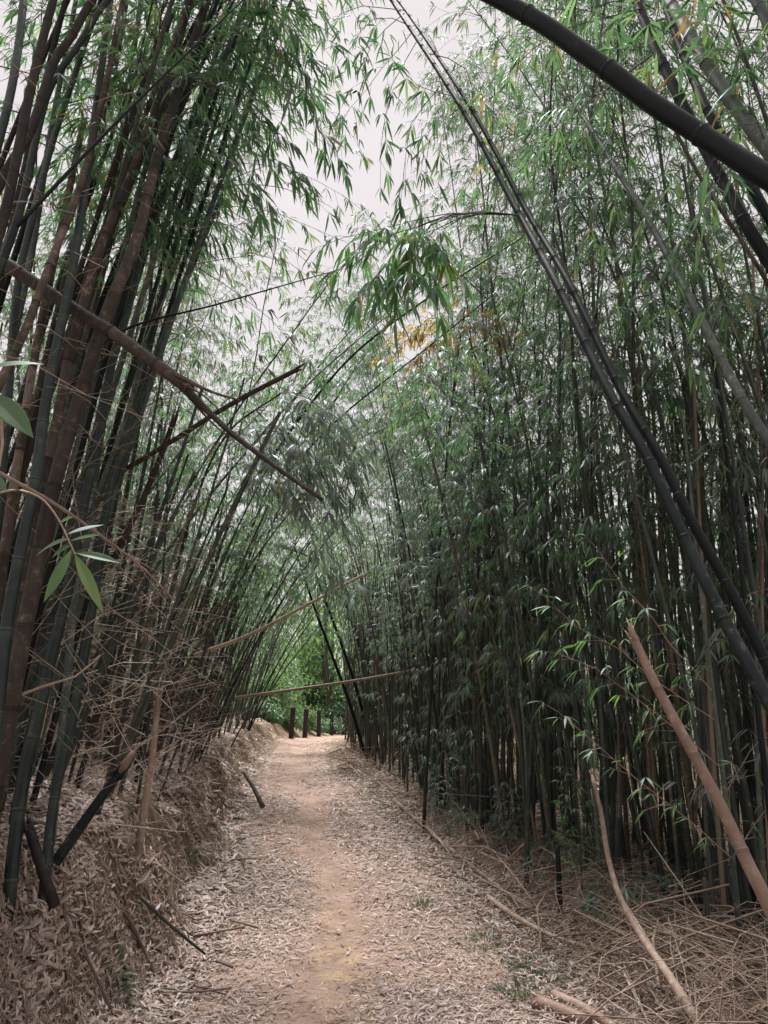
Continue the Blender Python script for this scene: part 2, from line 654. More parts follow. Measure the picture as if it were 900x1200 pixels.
bp = n.new('ShaderNodeBump')
bp.inputs['Strength'].default_value = 1.0
bp.inputs['Distance'].default_value = .06
l.new(ma.outputs[0], bp.inputs['Height'])
l.new(bp.outputs[0], b.inputs['Normal'])
l.new(b.outputs[0], o.inputs[0])

xs = np.unique(np.concatenate([np.linspace(-500, -40, 12), np.linspace(-40, -7, 20), np.arange(-7, -4, .2), np.arange(-4, 3.5, .065), np.arange(3.5, 8, .25), np.linspace(8, 40, 20), np.linspace(40, 500, 12)]))
ys = np.unique(np.concatenate([np.linspace(-100, 0, 12), np.arange(0, 2.4, .2), np.arange(2.4, 12, .05), np.arange(12, 27, .12), np.linspace(27, 70, 44), np.linspace(70, 700, 16)]))
gm = MB()
v, f = grid(xs, ys, lambda x, y: gz(x, y))
gm.add(v, f)
tag(link('ground', gm.mesh('ground', M_GROUND, smooth=True)), 'brown forest soil with a raised eroded bank left of the path', kind='structure')

M_PATH, n, l = new_mat('trodden_dirt')
o = n.new('ShaderNodeOutputMaterial')
b = n.new('ShaderNodeBsdfPrincipled')
b.inputs['Roughness'].default_value = .9
b.inputs['Specular IOR Level'].default_value = .2
tc = n.new('ShaderNodeTexCoord')
nA = n.new('ShaderNodeTexNoise')
nA.inputs['Scale'].default_value = 2.2
nA.inputs['Detail'].default_value = 9
nA.inputs['Roughness'].default_value = .72
l.new(tc.outputs['Object'], nA.inputs['Vector'])
r1 = ramp(n, [(.25, (.13, .086, .066)), (.42, (.235, .163, .128)), (.58, (.325, .233, .186)), (.78, (.42, .315, .255))])
l.new(nA.outputs[0], r1.inputs[0])
# two worn patches where yellow clay is bared
cla = attr(n, 'clay')
nC = n.new('ShaderNodeTexNoise')
nC.inputs['Scale'].default_value = 9
nC.inputs['Detail'].default_value = 6
l.new(tc.outputs['Object'], nC.inputs['Vector'])
mc = n.new('ShaderNodeMath')
mc.operation = 'MULTIPLY'
l.new(cla.outputs['Fac'], mc.inputs[0])
rC = ramp(n, [(.46, (0, 0, 0)), (.62, (.65, .65, .65))])
l.new(nC.outputs[0], rC.inputs[0])
l.new(rC.outputs[0], mc.inputs[1])
mx = n.new('ShaderNodeMix')
mx.data_type = 'RGBA'
l.new(mc.outputs[0], mx.inputs[0])
l.new(r1.outputs[0], mx.inputs[6])
mx.inputs[7].default_value = (.42, .315, .18, 1)
l.new(mx.outputs[2], b.inputs['Base Color'])
nD = n.new('ShaderNodeTexNoise')
nD.inputs['Scale'].default_value = 30
nD.inputs['Detail'].default_value = 8
l.new(tc.outputs['Object'], nD.inputs['Vector'])
bp = n.new('ShaderNodeBump')
bp.inputs['Strength'].default_value = .7
bp.inputs['Distance'].default_value = .012
l.new(nD.outputs[0], bp.inputs['Height'])
l.new(bp.outputs[0], b.inputs['Normal'])
l.new(b.outputs[0], o.inputs[0])

us = np.linspace(-1, 1, 41)
yp = np.concatenate([np.arange(1.0, 14, .06), np.arange(14, 34, .2)])
U, Y = np.meshgrid(us, yp)
W_ = (pw(Y) - .12) + .1 * nz(Y * 0, Y, .5, 1) * np.abs(U)
X = pc(Y) + U * W_
Z = gz(X, Y) + .006 - .012 * np.abs(U) ** 8
pm = MB()
v = np.stack([X, Y, Z], -1).reshape(-1, 3)
a_, b_ = U.shape
i = np.arange(a_ - 1)[:, None] * b_
j = np.arange(b_ - 1)[None]
f = np.stack([i + j, i + j + 1, i + b_ + j + 1, i + b_ + j], -1).reshape(-1, 4)
clay = np.zeros(len(v))
for (cx, cy_, sx, sy) in ((-.36, 5.55, .13, .3), (-.23, 4.65, .17, .45), (-.16, 4.05, .12, .2)):
    clay = np.maximum(clay, np.exp(-(((v[:, 0] - cx) / sx) ** 4 + ((v[:, 1] - cy_) / sy) ** 4)))
pm.add(v, f, None, clay)
tag(link('path', pm.mesh('path', M_PATH, 'clay', True)), 'trodden pinkish dirt path with worn yellow clay patches', kind='structure')


def gnormal(x, y, e=.03):
    dx = (gz(x + e, y) - gz(x - e, y)) / (2 * e)
    dy = (gz(x, y + e) - gz(x, y - e)) / (2 * e)
    nn = np.stack([-dx, -dy, np.ones_like(dx)], 1)
    return nn / np.linalg.norm(nn, axis=1)[:, None]


LITTER = [(0, (.06, .045, .042)), (.15, (.18, .125, .11)), (.33, (.37, .265, .235)), (.52, (.52, .40, .355)), (.8, (.68, .56, .51)),
          (.87, (.46, .4, .32)), (.91, (.12, .155, .125)), (.97, (.075, .11, .085)), (1, (.09, .13, .08))]
M_LITTER = leaf_material('dry_leaf_litter', LITTER, (.40, .31, .26), trans=.12, gloss=.04, rough=.5, tip=False)


def litter(count, s0, s1, y0, y1, Ls, lift, mask, rng, tilt=.35, green=.04, wide=(.07, .17), mean=.44):
    mb = MB()
    u = rng.random(count)
    y = 1 / (1 / y0 + (1 / y1 - 1 / y0) * u)          # more of them near the viewer
    s = rng.uniform(s0, s1, count)
    x = pc(y) + s
    k = mask(x, y, s) > rng.random(count)
    x, y, s = x[k], y[k], s[k]
    m = len(x)
    z = gz(x, y) + .004 + lift * rng.random(m)
    nn = gnormal(x, y)
    az = rng.uniform(0, 2 * math.pi, m)
    d = np.stack([np.cos(az), np.sin(az), np.zeros(m)], 1)
    # leaves on a slope tend to point downhill
    down = nn.copy()
    down[:, 2] = 0
    d = d + down * .4
    d -= nn * (d * nn).sum(1)[:, None]
    d /= np.linalg.norm(d, axis=1)[:, None]
    n2 = nn + rng.normal(0, tilt, (m, 3))
    d = d + nn * rng.normal(.02, tilt * .35, m)[:, None]
    L = rng.uniform(*Ls, m) * np.clip(y / 6, .75, 1.5)
    tint = np.clip(rng.normal(mean, .25, m) + .1 * nz(x, y, .3, 1), 0, .85)
    g = rng.random(m) < green * (1 + 1.5 * (nz(x, y, .35, 3) > .5))
    tint[g] = rng.uniform(.91, 1, g.sum())
    mb.kites(np.stack([x, y, z], 1), d, n2, L, L * rng.uniform(*wide, m), rng.normal(.1, .8, m), tint)
    return mb


rl = np.random.default_rng(21)


def bank_mask(x, y, s):
    steep = 1 - gnormal(x, y)[:, 2]
    bare = np.clip((steep - .2) / .12, 0, 1) * (nz(x, y, .45, 2) > .3)
    return 1 - .9 * bare


lb = litter(190000, -4.2, -.85, 2.1, 24, (.03, .13), .028, bank_mask, rl, .34, .05, (.10, .25))
tag(link('leaf_litter', lb.mesh('bank_litter', M_LITTER)), 'dry tan bamboo leaves carpeting the bank left of the path', 'leaf litter', kind='stuff')


def path_mask(x, y, s):
    c = np.exp(-((s + .08 + .12 * nz(y * 0, y, 1.2, 4)) / .27) ** 2)
    patch = .62 + .36 * nz(x, y, .45, 3)
    return np.clip(patch * (1 - .92 * c), 0, 1)


lp = litter(115000, -1.15, 1.25, 2.6, 24, (.035, .095), .014, path_mask, rl, .26, .19, (.09, .2), .28)
tag(link('leaf_litter', lp.mesh('path_litter', M_LITTER)), 'fallen bamboo leaves strewn along both sides of the trodden path', 'leaf litter', kind='stuff')
lc = litter(26000, -.85, .85, 2.6, 13, (.012, .04), .004, lambda x, y, s: np.clip(.75 + .4 * nz(x, y, .4, 1), .1, 1), rl, .3, .04)
tag(link('leaf_crumbs', lc.mesh('leaf_crumbs', M_LITTER)), 'crumbled leaf bits trodden into the middle of the path', 'leaf litter', kind='stuff')
lr = litter(52000, .85, 4.0, 2.6, 16, (.045, .12), .06, lambda x, y, s: np.full(len(x), .9), rl, .4, .04)
tag(link('leaf_litter', lr.mesh('verge_litter', M_LITTER)), 'dry leaves under the bamboo right of the path', 'leaf litter', kind='stuff')

# ------------------------------------------------------------------ bamboo prototypes


class Proto:
    pass


def make_proto(seed, H, r0, curve, zb, bl, leafL, per=2, mat=M_CULM, lm=M_LEAF, step=.1, tint_shift=0, gap=.32, top=1.0, low=0, sides=6, skip=.0):
    """an upright clump bamboo: culm, branches, foliage meshes, standing at the origin and leaning to +X"""
    rng = np.random.default_rng(seed)
    p = Proto()
    hs = np.linspace(0, 1, 9)
    pts = np.array([curve(h, rng) for h in hs]) * H
    pts[1:, 1] += np.cumsum(rng.normal(0, .006 * H, 8))
    cm, tw, fm = MB(), MB(), MB()
    N, rr, ss, T = culm_tube(cm, pts, r0, r0 * .16, gap, sides, rng=rng, cap=False)
    dense = spline(pts, 60)
    az = rng.uniform(0, 6.28)
    for q, s_, r_ in zip(N, ss, rr):
        fr = s_ / T
        if q[2] < zb and not (low and rng.random() < low):
            continue
        if rng.random() < skip:
            continue
        i = min(int(fr * 58), 57)
        tn = unit(dense[i + 1] - dense[i])
        az += math.pi + rng.normal(0, .7)
        nb = per if q[2] >= zb else 1
        for k in range(nb):
            a = az + rng.normal(0, .5) + k * 1.2
            d = np.array((math.cos(a), math.sin(a), 0)) + np.array((0, 0, rng.uniform(.25, .9))) + tn * .25
            L = bl * rng.uniform(.55, 1.2) * (1.05 - .55 * fr) * (.6 if q[2] < zb else 1)
            branch(fm, tw, q, d, L, leafL, rng, step, rng.uniform(.25, .7), r_ * .22 + .0015, tint_shift=tint_shift)
    # leafy tip
    for k in range(3):
        branch(fm, tw, N[-1 - k], N[-1] - N[-3] + rng.normal(0, .1, 3), bl * .5, leafL, rng, step, .5, .003)
    p.cm, p.tw, p.fm, p.H, p.r0, p.pts = cm, tw, fm, H, r0, pts
    p.culm = cm.mesh('culm', mat, 'node', True)
    p.twig = tw.mesh('branches', M_BARK, 'node')
    p.leaf = fm.mesh('foliage', lm)
    return p


def up_curve(bend, pw_=2.6):
    return lambda h, rng: (bend * h ** pw_, 0, h * (1 - .25 * bend * h ** 3))


def arch_curve(lean, bend):
    return lambda h, rng: (lean * h + bend * h ** 2.4, 0, h * (1 - .12 * lean) - .35 * bend * h ** 3)


PR = []   # right grove: slim, upright
for k in range(8):
    rng = np.random.default_rng(100 + k)
    PR.append(make_proto(200 + k, rng.uniform(8, 10.5), rng.uniform(.017, .025), up_curve(rng.uniform(.1, .32)), rng.uniform(1.9, 3.0),
                         rng.uniform(.85, 1.15), .118, 2, [M_CULM, M_CULM_PALE, M_CULM_PALE, M_CULM][k % 4], [M_LEAF, M_LEAF_PALE, M_LEAF_PALE, M_LEAF][k % 4],
                         step=.1, low=[.15, .32, .25, .15][k % 4], tint_shift=[0, .06, 0, .12][k % 4], skip=.05))
    PR[-1].tone = ['green', 'grey waxy', 'pale leaved grey', 'slim green'][k % 4]
PL = []   # left clumps: a little thicker, leaning and arching
for k in range(6):
    rng = np.random.default_rng(300 + k)
    PL.append(make_proto(400 + k, rng.uniform(7.5, 10), rng.uniform(.022, .032), arch_curve(rng.uniform(.18, .42), rng.uniform(.1, .3)), rng.uniform(2.6, 3.6),
                         rng.uniform(.75, 1.1), .13, 2, [M_CULM, M_CULM_BROWN, M_CULM_PALE][k % 3], M_LEAF, step=.09, tint_shift=[0, .08][k % 2], skip=.12))
    PL[-1].tone = ['green', 'brown', 'grey waxy'][k % 3]
PT = []   # thin young canes, leafy from low down
for k in range(4):
    rng = np.random.default_rng(500 + k)
    PT.append(make_proto(600 + k, rng.uniform(3.2, 5), rng.uniform(.008, .013), up_curve(rng.uniform(.1, .35)), rng.uniform(.7, 1.4),
                         rng.uniform(.45, .65), .115, 2, [M_CULM, M_CULM_PALE][k % 2], [M_LEAF_PALE, M_LEAF][k % 2], step=.09, gap=.24, sides=5, tint_shift=.05, skip=.15))
    PT[-1].tone = ['thin green', 'thin grey'][k % 2]

N_BAMBOO = [0]


def place(p, x, y, rz, tx=0, ty=0, scale=1.0, label='', group='', name='bamboo', sink=.05):
    for k in range(9):                   # crowns leave the gap over the path open
        RM = np.array(Matrix.Rotation(tx, 3, 'X') @ Matrix.Rotation(ty, 3, 'Y') @ Matrix.Rotation(rz, 3, 'Z')) * scale
        q = p.pts[4:] @ RM.T + np.array((x, y, float(gz(x, y)) - CAMZ))
        dep = q[:, 1] * CP + q[:, 2] * SP
        u = 450 + FPX * q[:, 0] / dep
        v_ = 600 - FPX * (q[:, 2] * CP - q[:, 1] * SP) / dep
        if not ((u > 372) & (u < 495) & (v_ < 215) & (v_ > -500)).any():
            break
        rz = rz + 2.1
        if k > 3:
            scale *= .86
    e = empty(name, (x, y, float(gz(x, y)) - sink))
    e.rotation_euler = (Matrix.Rotation(tx, 3, 'X') @ Matrix.Rotation(ty, 3, 'Y') @ Matrix.Rotation(rz, 3, 'Z')).to_euler()
    e.scale = (scale,) * 3
    tag(e, label, 'bamboo', group)
    own = y < 9.5
    link('culm', p.culm, e)
    tag(link('branches', p.twig.copy() if y < 7 else p.twig, e), kind='stuff')
    tag(link('foliage', p.leaf.copy() if own else p.leaf, e), kind='stuff')
    N_BAMBOO[0] += 1
    return e


rb = np.random.default_rng(5)


def redge(y):
    return np.interp(y, [3, 4.5, 5.2, 6, 8, 10.6, 15, 19, 24], [2.5, 1.95, 1.75, 1.35, .8, .42, -.2, -.7, -1.15])


placed = []


def free(x, y, dmin):
    for (a, b) in placed:
        if (a - x) ** 2 + (b - y) ** 2 < dmin * dmin:
            return False
    placed.append((x, y))
    return True


# right grove, front rows to back
tries = 0
cnt = 0
while cnt < 150 and tries < 9000:
    tries += 1
    y = 4.3 + 17 * rb.random() ** 1.5
    dep = 4.2 * rb.random() ** 1.4
    if cnt < 42:                         # the front row along the verge
        y = 4.5 + 6.5 * rb.random()
        dep = .5 * rb.random()
    x = float(redge(y)) + dep
    if x > .56 * y + 1.0:
        continue
    if not free(x, y, .12 if cnt < 42 else .17):
        continue
    cnt += 1
    thin = rb.random() < (.4 if cnt < 42 else .22)
    p = PT[rb.integers(4)] if thin else PR[rb.integers(8)]
    if 7.5 < y < 14 and rb.random() < .55:      # paler, waxier stand in the middle; its leaf colour stands in for brighter light
        p = PR[[1, 2, 5, 6][rb.integers(4)]]
    rz = rb.uniform(0, 6.28) if rb.random() < .6 else math.pi + rb.normal(0, .6)
    zone = 'near right thicket' if y < 7.5 else 'middle of the right thicket' if y < 12.5 else 'far right thicket'
    lab = '%s stemmed bamboo standing in the %s beside the path' % (p.tone, zone)
    g = '%s bamboo of the %s' % (p.tone, zone)
    if y > 13:
        rz = math.pi + rb.normal(0, .9)
    place(p, x, y, rz, rb.normal(0, .035), rb.normal(-.02, .045), rb.uniform(.85, 1.12) * (1 if y < 9 else .85), lab, g)

# left clumps: vase-shaped groups on the bank
clumps = [(-2.6, 5.4, 12), (-2.5, 7.7, 15), (-2.55, 10.2, 15), (-2.95, 12.8, 13), (-3.2, 15.6, 12), (-3.5, 18.8, 11), (-3.9, 22, 9), (-4.2, 6.4, 8), (-4.6, 9.5, 8)]
for (cx, cy_, k) in clumps:
    for q in range(k):
        a = rb.uniform(0, 6.28)
        rr = rb.uniform(.05, .5)
        x, y = cx + math.cos(a) * rr * .6 - .1, cy_ + math.sin(a) * rr * 1.5
        zone = 'near left bank' if cy_ < 9 else 'middle of the left bank' if cy_ < 14 else 'far end of the left bank'
        p = PL[rb.integers(6)] if rb.random() < .82 else PT[rb.integers(4)]
        lab = '%s stemmed bamboo leaning in a clump on the %s' % (p.tone, zone)
        g = '%s bamboo on the %s' % (p.tone, zone)
        # outward splay from the clump centre, most of it over the path
        place(p, x, y, math.atan2(math.sin(a) * .9, math.cos(a) * .6 + .55) + rb.normal(0, .35), rb.normal(0, .06), rb.normal(.02, .07), rb.uniform(.5, .82) if rb.random() < .8 else rb.uniform(.8, 1.0), lab, g)

for k in range(20):
    y = rb.uniform(8.5, 14)
    x = float(pc(y)) - rb.uniform(2.0, 5.0)
    p = PR[rb.integers(8)]
    place(p, x, y, rb.uniform(-1.5, 1.5), rb.normal(0, .04), rb.normal(.05, .04), rb.uniform(.8, 1.05), 'tall %s bamboo standing behind the left clumps against the sky' % p.tone, 'tall %s bamboo behind the left clumps' % p.tone)

# ------------------------------------------------------------------ the deep thicket behind, a mass nobody could count


def thicket(spots, protos, rng, keep=.3, grow=1.7, culm_too=True):
    cm, fm = MB(), MB()
    cache = []
    for p in protos:
        lv = np.concatenate(p.fm.v).reshape(-1, 6, 3)
        lt = np.concatenate(p.fm.att).reshape(-1, 6)[:, 0]
        cv = np.concatenate(p.cm.v)
        cf = np.concatenate(p.cm.f4)
        ca = np.concatenate(p.cm.att)
        cache.append((lv, lt, cv, cf, ca))
    f3t = np.array([[0, 2, 1], [3, 4, 5]])
    for (x, y, z, rz, ty, s) in spots:
        lv, lt, cv, cf, ca = cache[rng.integers(len(cache))]
        c, s_ = math.cos(rz), math.sin(rz)
        RM = np.array([[c, -s_, 0], [s_, c, 0], [0, 0, 1]])
        ct, st = math.cos(ty), math.sin(ty)
        RM = np.array([[ct, 0, st], [0, 1, 0], [-st, 0, ct]]) @ RM * s
        o = np.array((x, y, z))
        k = rng.random(len(lv)) < keep
        q = lv[k]
        q = q[:, :1] + (q - q[:, :1]) * grow
        q = q @ RM.T + o
        m = len(q)
        b = (np.arange(m) * 6)[:, None]
        fm.add(q.reshape(-1, 3), b + np.array([[1, 2, 4, 3]]), np.concatenate([b + f3t[:1], b + f3t[1:]]), np.repeat(lt[k], 6))
        if culm_too:
            cm.add(cv @ RM.T + o, cf, None, ca)
    return cm, fm


rt = np.random.default_rng(11)


def mass(name, label, cat, loc, parts):
    e = empty(name, loc)
    tag(e, label, cat, kind='stuff')
    for nme, me in parts:
        ob = link(nme, me, e)
        ob.location = (-loc[0], -loc[1], -loc[2])
        ob['kind'] = 'stuff'
    return e


def bare_culms(cm, n, xy, rng, lean=0.0, hs=(2.2, 5.0)):
    """cheap plain stems for the dark inside of a grove"""
    for k in range(n):
        x, y = xy()
        z = float(gz(x, y)) - .05
        h = rng.uniform(*hs)
        tx, ty = rng.normal(lean, .07), rng.normal(0, .05)
        r = rng.uniform(.010, .024)
        t = np.linspace(0, 1, 7)[:, None]
        pts = np.array((x, y, z)) + np.array((tx * h, ty * h, h)) * t + np.array((rng.normal(0, .06) * h, 0, 0)) * t ** 2
        cm.tube(pts, np.linspace(r, r * .6, 7), 5, rng.random(7) * .5, False, np.full(7, rng.normal(-.03, .2)))


def rxy(lo, hi):
    def f():
        while True:
            y = 4.2 + 20 * rt.random() ** 1.2
            x = float(redge(y)) + lo + (hi - lo) * rt.random()
            if x < .62 * y + 4.5:
                return x, y
    return f


def lxy(lo, hi):
    def f():
        while True:
            y = 4.2 + 20 * rt.random() ** 1.2
            x = float(pc(y)) - 1.45 - lo - (hi - lo) * rt.random()
            if x > -.62 * y - 2.5:
                return x, y
    return f


g_ = rxy(2.2, 7)
spots = []
for k in range(36):
    x, y = g_()
    spots.append((x, y, float(gz(x, y)) - .05, rt.uniform(0, 6.28), rt.normal(0, .05), rt.uniform(.75, 1.1)))
cm, fm = thicket(spots, PR, rt, keep=.3, grow=1.6, culm_too=False)
g_ = rxy(1.2, 8.5)
spots = []
for k in range(330):
    x, y = g_()
    spots.append((x, y, float(gz(x, y)) - .25, rt.uniform(0, 6.28), rt.normal(0, .1), rt.uniform(.4, .8)))
_, f2 = thicket(spots, PT, rt, keep=.3, grow=1.8, culm_too=False)
bare_culms(cm, 420, rxy(.2, 7), rt)
bare_culms(cm, 230, rxy(-.1, 1.3), rt)
cp = MB()
bare_culms(cp, 190, rxy(-.15, 1.6), rt)
mass('bamboo_thicket', 'dark mass of bamboo deep inside the thicket right of the path', 'thicket', (3.5, 10, 0),
     (('culms', cm.mesh('thicket_culms', M_CULM, 'node', True)), ('waxy_culms', cp.mesh('thicket_waxy_culms', M_CULM_PALE, 'node', True)), ('foliage', fm.mesh('thicket_leaves', M_LEAF)), ('undergrowth', f2.mesh('thicket_undergrowth', M_LEAF_PALE))))
g_ = lxy(1.5, 6)
spots = []
for k in range(50):
    x, y = g_()
    spots.append((x, y, float(gz(x, y)) - .05, rt.uniform(-1.2, 1.2), rt.normal(.03, .08), rt.uniform(.5, .8)))
cm, fm = thicket(spots, PL, rt, keep=.3, grow=1.6, culm_too=False)
g_ = lxy(1.0, 5)
spots = []
for k in range(130):
    x, y = g_()
    spots.append((x, y, float(gz(x, y)) - .25, rt.uniform(0, 6.28), rt.normal(.1, .15), rt.uniform(.45, .85)))
_, f2 = thicket(spots, PT, rt, keep=.3, grow=1.8, culm_too=False)
bare_culms(cm, 230, lxy(.3, 5), rt, .2, (2, 3.8))
bare_culms(cm, 150, lxy(.05, 1.5), rt, .26, (1.4, 2.8))
mass('bamboo_thicket', 'mass of bamboo behind the clumps on the left bank', 'thicket', (-5, 10, .8),
     (('culms', cm.mesh('thicket_culms', M_CULM, 'node', True)), ('foliage', fm.mesh('thicket_leaves', M_LEAF)), ('undergrowth', f2.mesh('thicket_undergrowth', M_LEAF_PALE))))


def leaf_cloud(mb, c, rad3, n, L, rng, clumps=14, flat=.5):
    """leaves gathered in uneven clumps through an ellipsoid"""
    c = np.array(c, float)
    rad3 = np.array(rad3, float)
    cc = rng.normal(size=(clumps, 3))
    cc /= np.linalg.norm(cc, axis=1)[:, None]
    cc *= rng.uniform(.3, 1, (clumps, 1))
    k = rng.integers(0, clumps, n)
    q = cc[k] + rng.normal(0, .2, (n, 3))
    p = c + q * rad3
    d = rng.normal(size=(n, 3))
    d[:, 2] -= flat
    nn = np.array((0, 0, 1.)) + rng.normal(0, .5, (n, 3))
    LL = L * rng.uniform(.6, 1.3, n)
    mb.leaves(p, d, nn, LL, LL * rng.uniform(.18, .4, n), .4, np.clip(rng.normal(.45, .2, n) + .1 * cc[k, 2], 0, 1))


# the far wood that closes the view, and shrubs beyond the posts
fw, ft = MB(), MB()
for k in range(110):
    y = rt.uniform(37, 60)
    x = rt.uniform(-.75, .75) * y * .8 if k < 50 else rt.uniform(-.3, .12) * y
    h = rt.uniform(6, 12)
    z = float(gz(x, y))
    leaf_cloud(fw, (x, y, z + h * .5), (rt.uniform(1.6, 3), rt.uniform(1.4, 2.4), h * .55), 430, .34, rt, 26)
    ft.tube([(x, y, z - .1), (x + rt.normal(0, .3), y, z + h * .5), (x + rt.normal(0, .6), y, z + h * .95)], [.12, .08, .03], 5, 0)
mass('far_wood', 'far green wood closing the view beyond the fence posts', 'wood', (0, 48, -1),
     (('foliage', fw.mesh('wood_leaves', M_SHRUB)), ('trunks', ft.mesh('wood_trunks', M_BARK, 'node', True))))

# ------------------------------------------------------------------ single leaning, broken and fallen culms
rh = np.random.default_rng(77)
ringmb = MB()
_th = np.arange(14) / 14 * 2 * math.pi
_rv = np.concatenate([np.stack([np.cos(_th) * r, np.sin(_th) * r, np.full(14, z)], 1) for r, z in ((.99, -.34), (1.12, -.14), (1.02, -.02), (1.13, .12), (.98, .34))])
_rf = [(a * 14 + j, a * 14 + (j + 1) % 14, (a + 1) * 14 + (j + 1) % 14, (a + 1) * 14 + j) for a in range(4) for j in range(14)]
ringmb.add(_rv, _rf, None, np.repeat([.4, .0, .2, 1., .5], 14))
RINGS = {m.name: None for m in (M_CULM, M_CULM_PALE, M_CULM_DARK, M_CULM_BROWN, M_CANE)}


def ring_mesh(mat):
    if RINGS.get(mat.name) is None:
        RINGS[mat.name] = ringmb.mesh('node_ring', mat, 'node', True)
    return RINGS[mat.name]


def to_ground(p0, p1):
    """carry the line p1->p0 on, bending down, until it meets the ground"""
    d = unit(p0 - p1)
    q = p0.copy()
    pts = []
    for k in range(400):
        d = unit(d + np.array((0, 0, -.02)))
        q = q + d * .05
        if q[2] < float(gz(q[0], q[1])) - .05:
            pts.append(q.copy())
            break
        if k % 8 == 7:
            pts.append(q.copy())
    return pts[::-1]


def hero(name, label, px, r0, r1, mat, cat='bamboo', group=None, gap=.3, sides=12, rings=True, ground=True, tip=None, part='culm', taper=1.0):
    """px: (x, y, distance) triples from base to tip; radii in metres"""
    P = [at(*q) for q in px]
    if ground:
        P = to_ground(P[0], P[1]) + P
    if tip:
        P = P + [P[-1] + unit(P[-1] - P[-2]) * tip + np.array((0, 0, -.12 * tip))]
    P = np.array(P)
    base = P[0].copy()
    e = empty(name, base)
    tag(e, label, cat, group)
    mb = MB()
    N, rr, ss, T = culm_tube(mb, P - base, r0, r1, gap, sides, 1.06 if rings else 1.1, taper, rh, res=.07)
    c = link(part, mb.mesh(part, mat, 'node', True), e)
    if rings:
        dn = spline(P - base, 200)
        for q, r_, s_ in zip(N, rr, ss):
            i = min(int(s_ / T * 199), 197)
            tn = Vector(dn[i + 1] - dn[i]).normalized()
            o = link('node_ring', ring_mesh(mat), c)
            o.location = q
            o.rotation_euler = tn.to_track_quat('Z', 'Y').to_euler()
            o.scale = (r_, r_, max(r_, .012))
    e['_n'] = 0
    del e['_n']
    e_nodes[e.name] = (N + base, rr)
    return e


e_nodes = {}


def sprays(parent, lst, leafL, mat=M_LEAF, step=.075, nl=(4, 7), tl=(.08, .2), shift=0, bare=.3, dead=.04, r=.004, rng=rh, bark=M_BARK):
    """leafy side branches of a culm, each along (x, y, distance) triples"""
    base = np.array(parent.location)
    tw, fm = MB(), MB()
    for px in lst:
        pts = np.array([at(*q) for q in px]) - base
        branch(fm, tw, pts, None, 0, leafL, rng, step, 0, r, nl, tl, shift, bare, dead)
    tag(link('branches', tw.mesh('branches', bark, 'node'), parent), kind='stuff')
    tag(link('foliage', fm.mesh('foliage', mat), parent), kind='stuff')


# right-hand leaning culms
big = hero('bamboo', 'thick almost black bamboo culm slanting across the top right corner',
           [(985, 262, 1.85), (900, 208, 1.95), (830, 163, 2.05), (760, 118, 2.13), (690, 66, 2.2), (575, -6, 2.35)], .0355, .031, M_CULM_DARK, gap=.42, sides=20, tip=2.0)
pa = hero('bamboo', 'lower of the two dark parallel culms leaning left across the right side',
          [(905, 831, 2.3), (888, 799, 2.34), (842, 713, 2.43), (793, 611, 2.56), (756, 531, 2.68), (712, 456, 2.84), (654, 336, 3.15), (605, 245, 3.5), (540, 125, 3.95), (465, 10, 4.7), (452, -8, 4.8)], .0235, .011, M_CULM_DARK, gap=.36, sides=14, tip=1.2)
pb = hero('bamboo', 'upper of the two dark parallel culms leaning left across the right side',
          [(924, 829, 2.42), (906, 793, 2.46), (856, 692, 2.56), (811, 611, 2.66), (770, 529, 2.78), (727, 456, 2.94), (667, 332, 3.26), (616, 245, 3.62), (551, 125, 4.08), (474, 10, 4.85)], .0215, .010, M_CULM_DARK, gap=.34, sides=14, tip=1.0)
gy = hero('bamboo', 'grey bamboo culm with a pale dry upper end leaning left at the right edge',
          [(930, 570, 3.0), (905, 522, 3.1), (880, 486, 3.2), (850, 430, 3.35), (810, 352, 3.6), (770, 276, 3.9), (740, 226, 4.1), (705, 170, 4.4), (665, 108, 4.8)], .029, .015, M_CULM_PALE, gap=.32, sides=14)
r4 = hero('bamboo', 'slate grey culm crossing under the thick black one at the top right',
          [(945, 385, 2.9), (905, 312, 3.0), (880, 272, 3.05), (840, 200, 3.2), (800, 122, 3.35), (770, 60, 3.5), (742, -6, 3.7)], .032, .026, M_CULM_DARK, gap=.34, sides=14, tip=1.5)
r5 = hero('bamboo', 'pale grey culm in the top right corner above the black one',
          [(960, 255, 2.5), (905, 182, 2.6), (860, 122, 2.75), (825, 70, 2.9), (790, 10, 3.1)], .034, .026, M_CULM_PALE, gap=.32, sides=14, tip=1.5)
r6 = hero('bamboo', 'dark culm just left of the pale grey one in the top right corner',
          [(960, 360, 2.9), (900, 252, 3.0), (865, 190, 3.1), (830, 130, 3.2), (800, 62, 3.4), (775, -6, 3.6)], .026, .02, M_CULM_DARK, gap=.3, sides=12, tip=1.5)
hero('bamboo', 'slate culm cutting the extreme top right corner', [(960, 130, 2.5), (915, 55, 2.6), (880, -10, 2.7)], .026, .022, M_CULM_PALE, gap=.3, sides=12, tip=1.5)
hero('bamboo', 'thin brown cane behind the thick black culm, running down to the right edge', [(905, 340, 3.5), (868, 280, 3.6), (825, 215, 3.75), (790, 150, 3.9)], .016, .01, M_CULM_BROWN, gap=.26)
hero('bamboo', 'thin dark stem hanging down from the grey leaning culm at the right', [(880, 760, 3.9), (866, 640, 4.0), (853, 545, 4.1), (842, 460, 4.15), (832, 395, 4.2)], .017, .009, M_CULM_DARK, gap=.24)
hero('bamboo', 'thin reddish upright cane near the right edge', [(893, 700, 4.4), (893, 560, 4.5), (888, 430, 4.6), (882, 300, 4.8)], .014, .009, M_CANE, gap=.26)

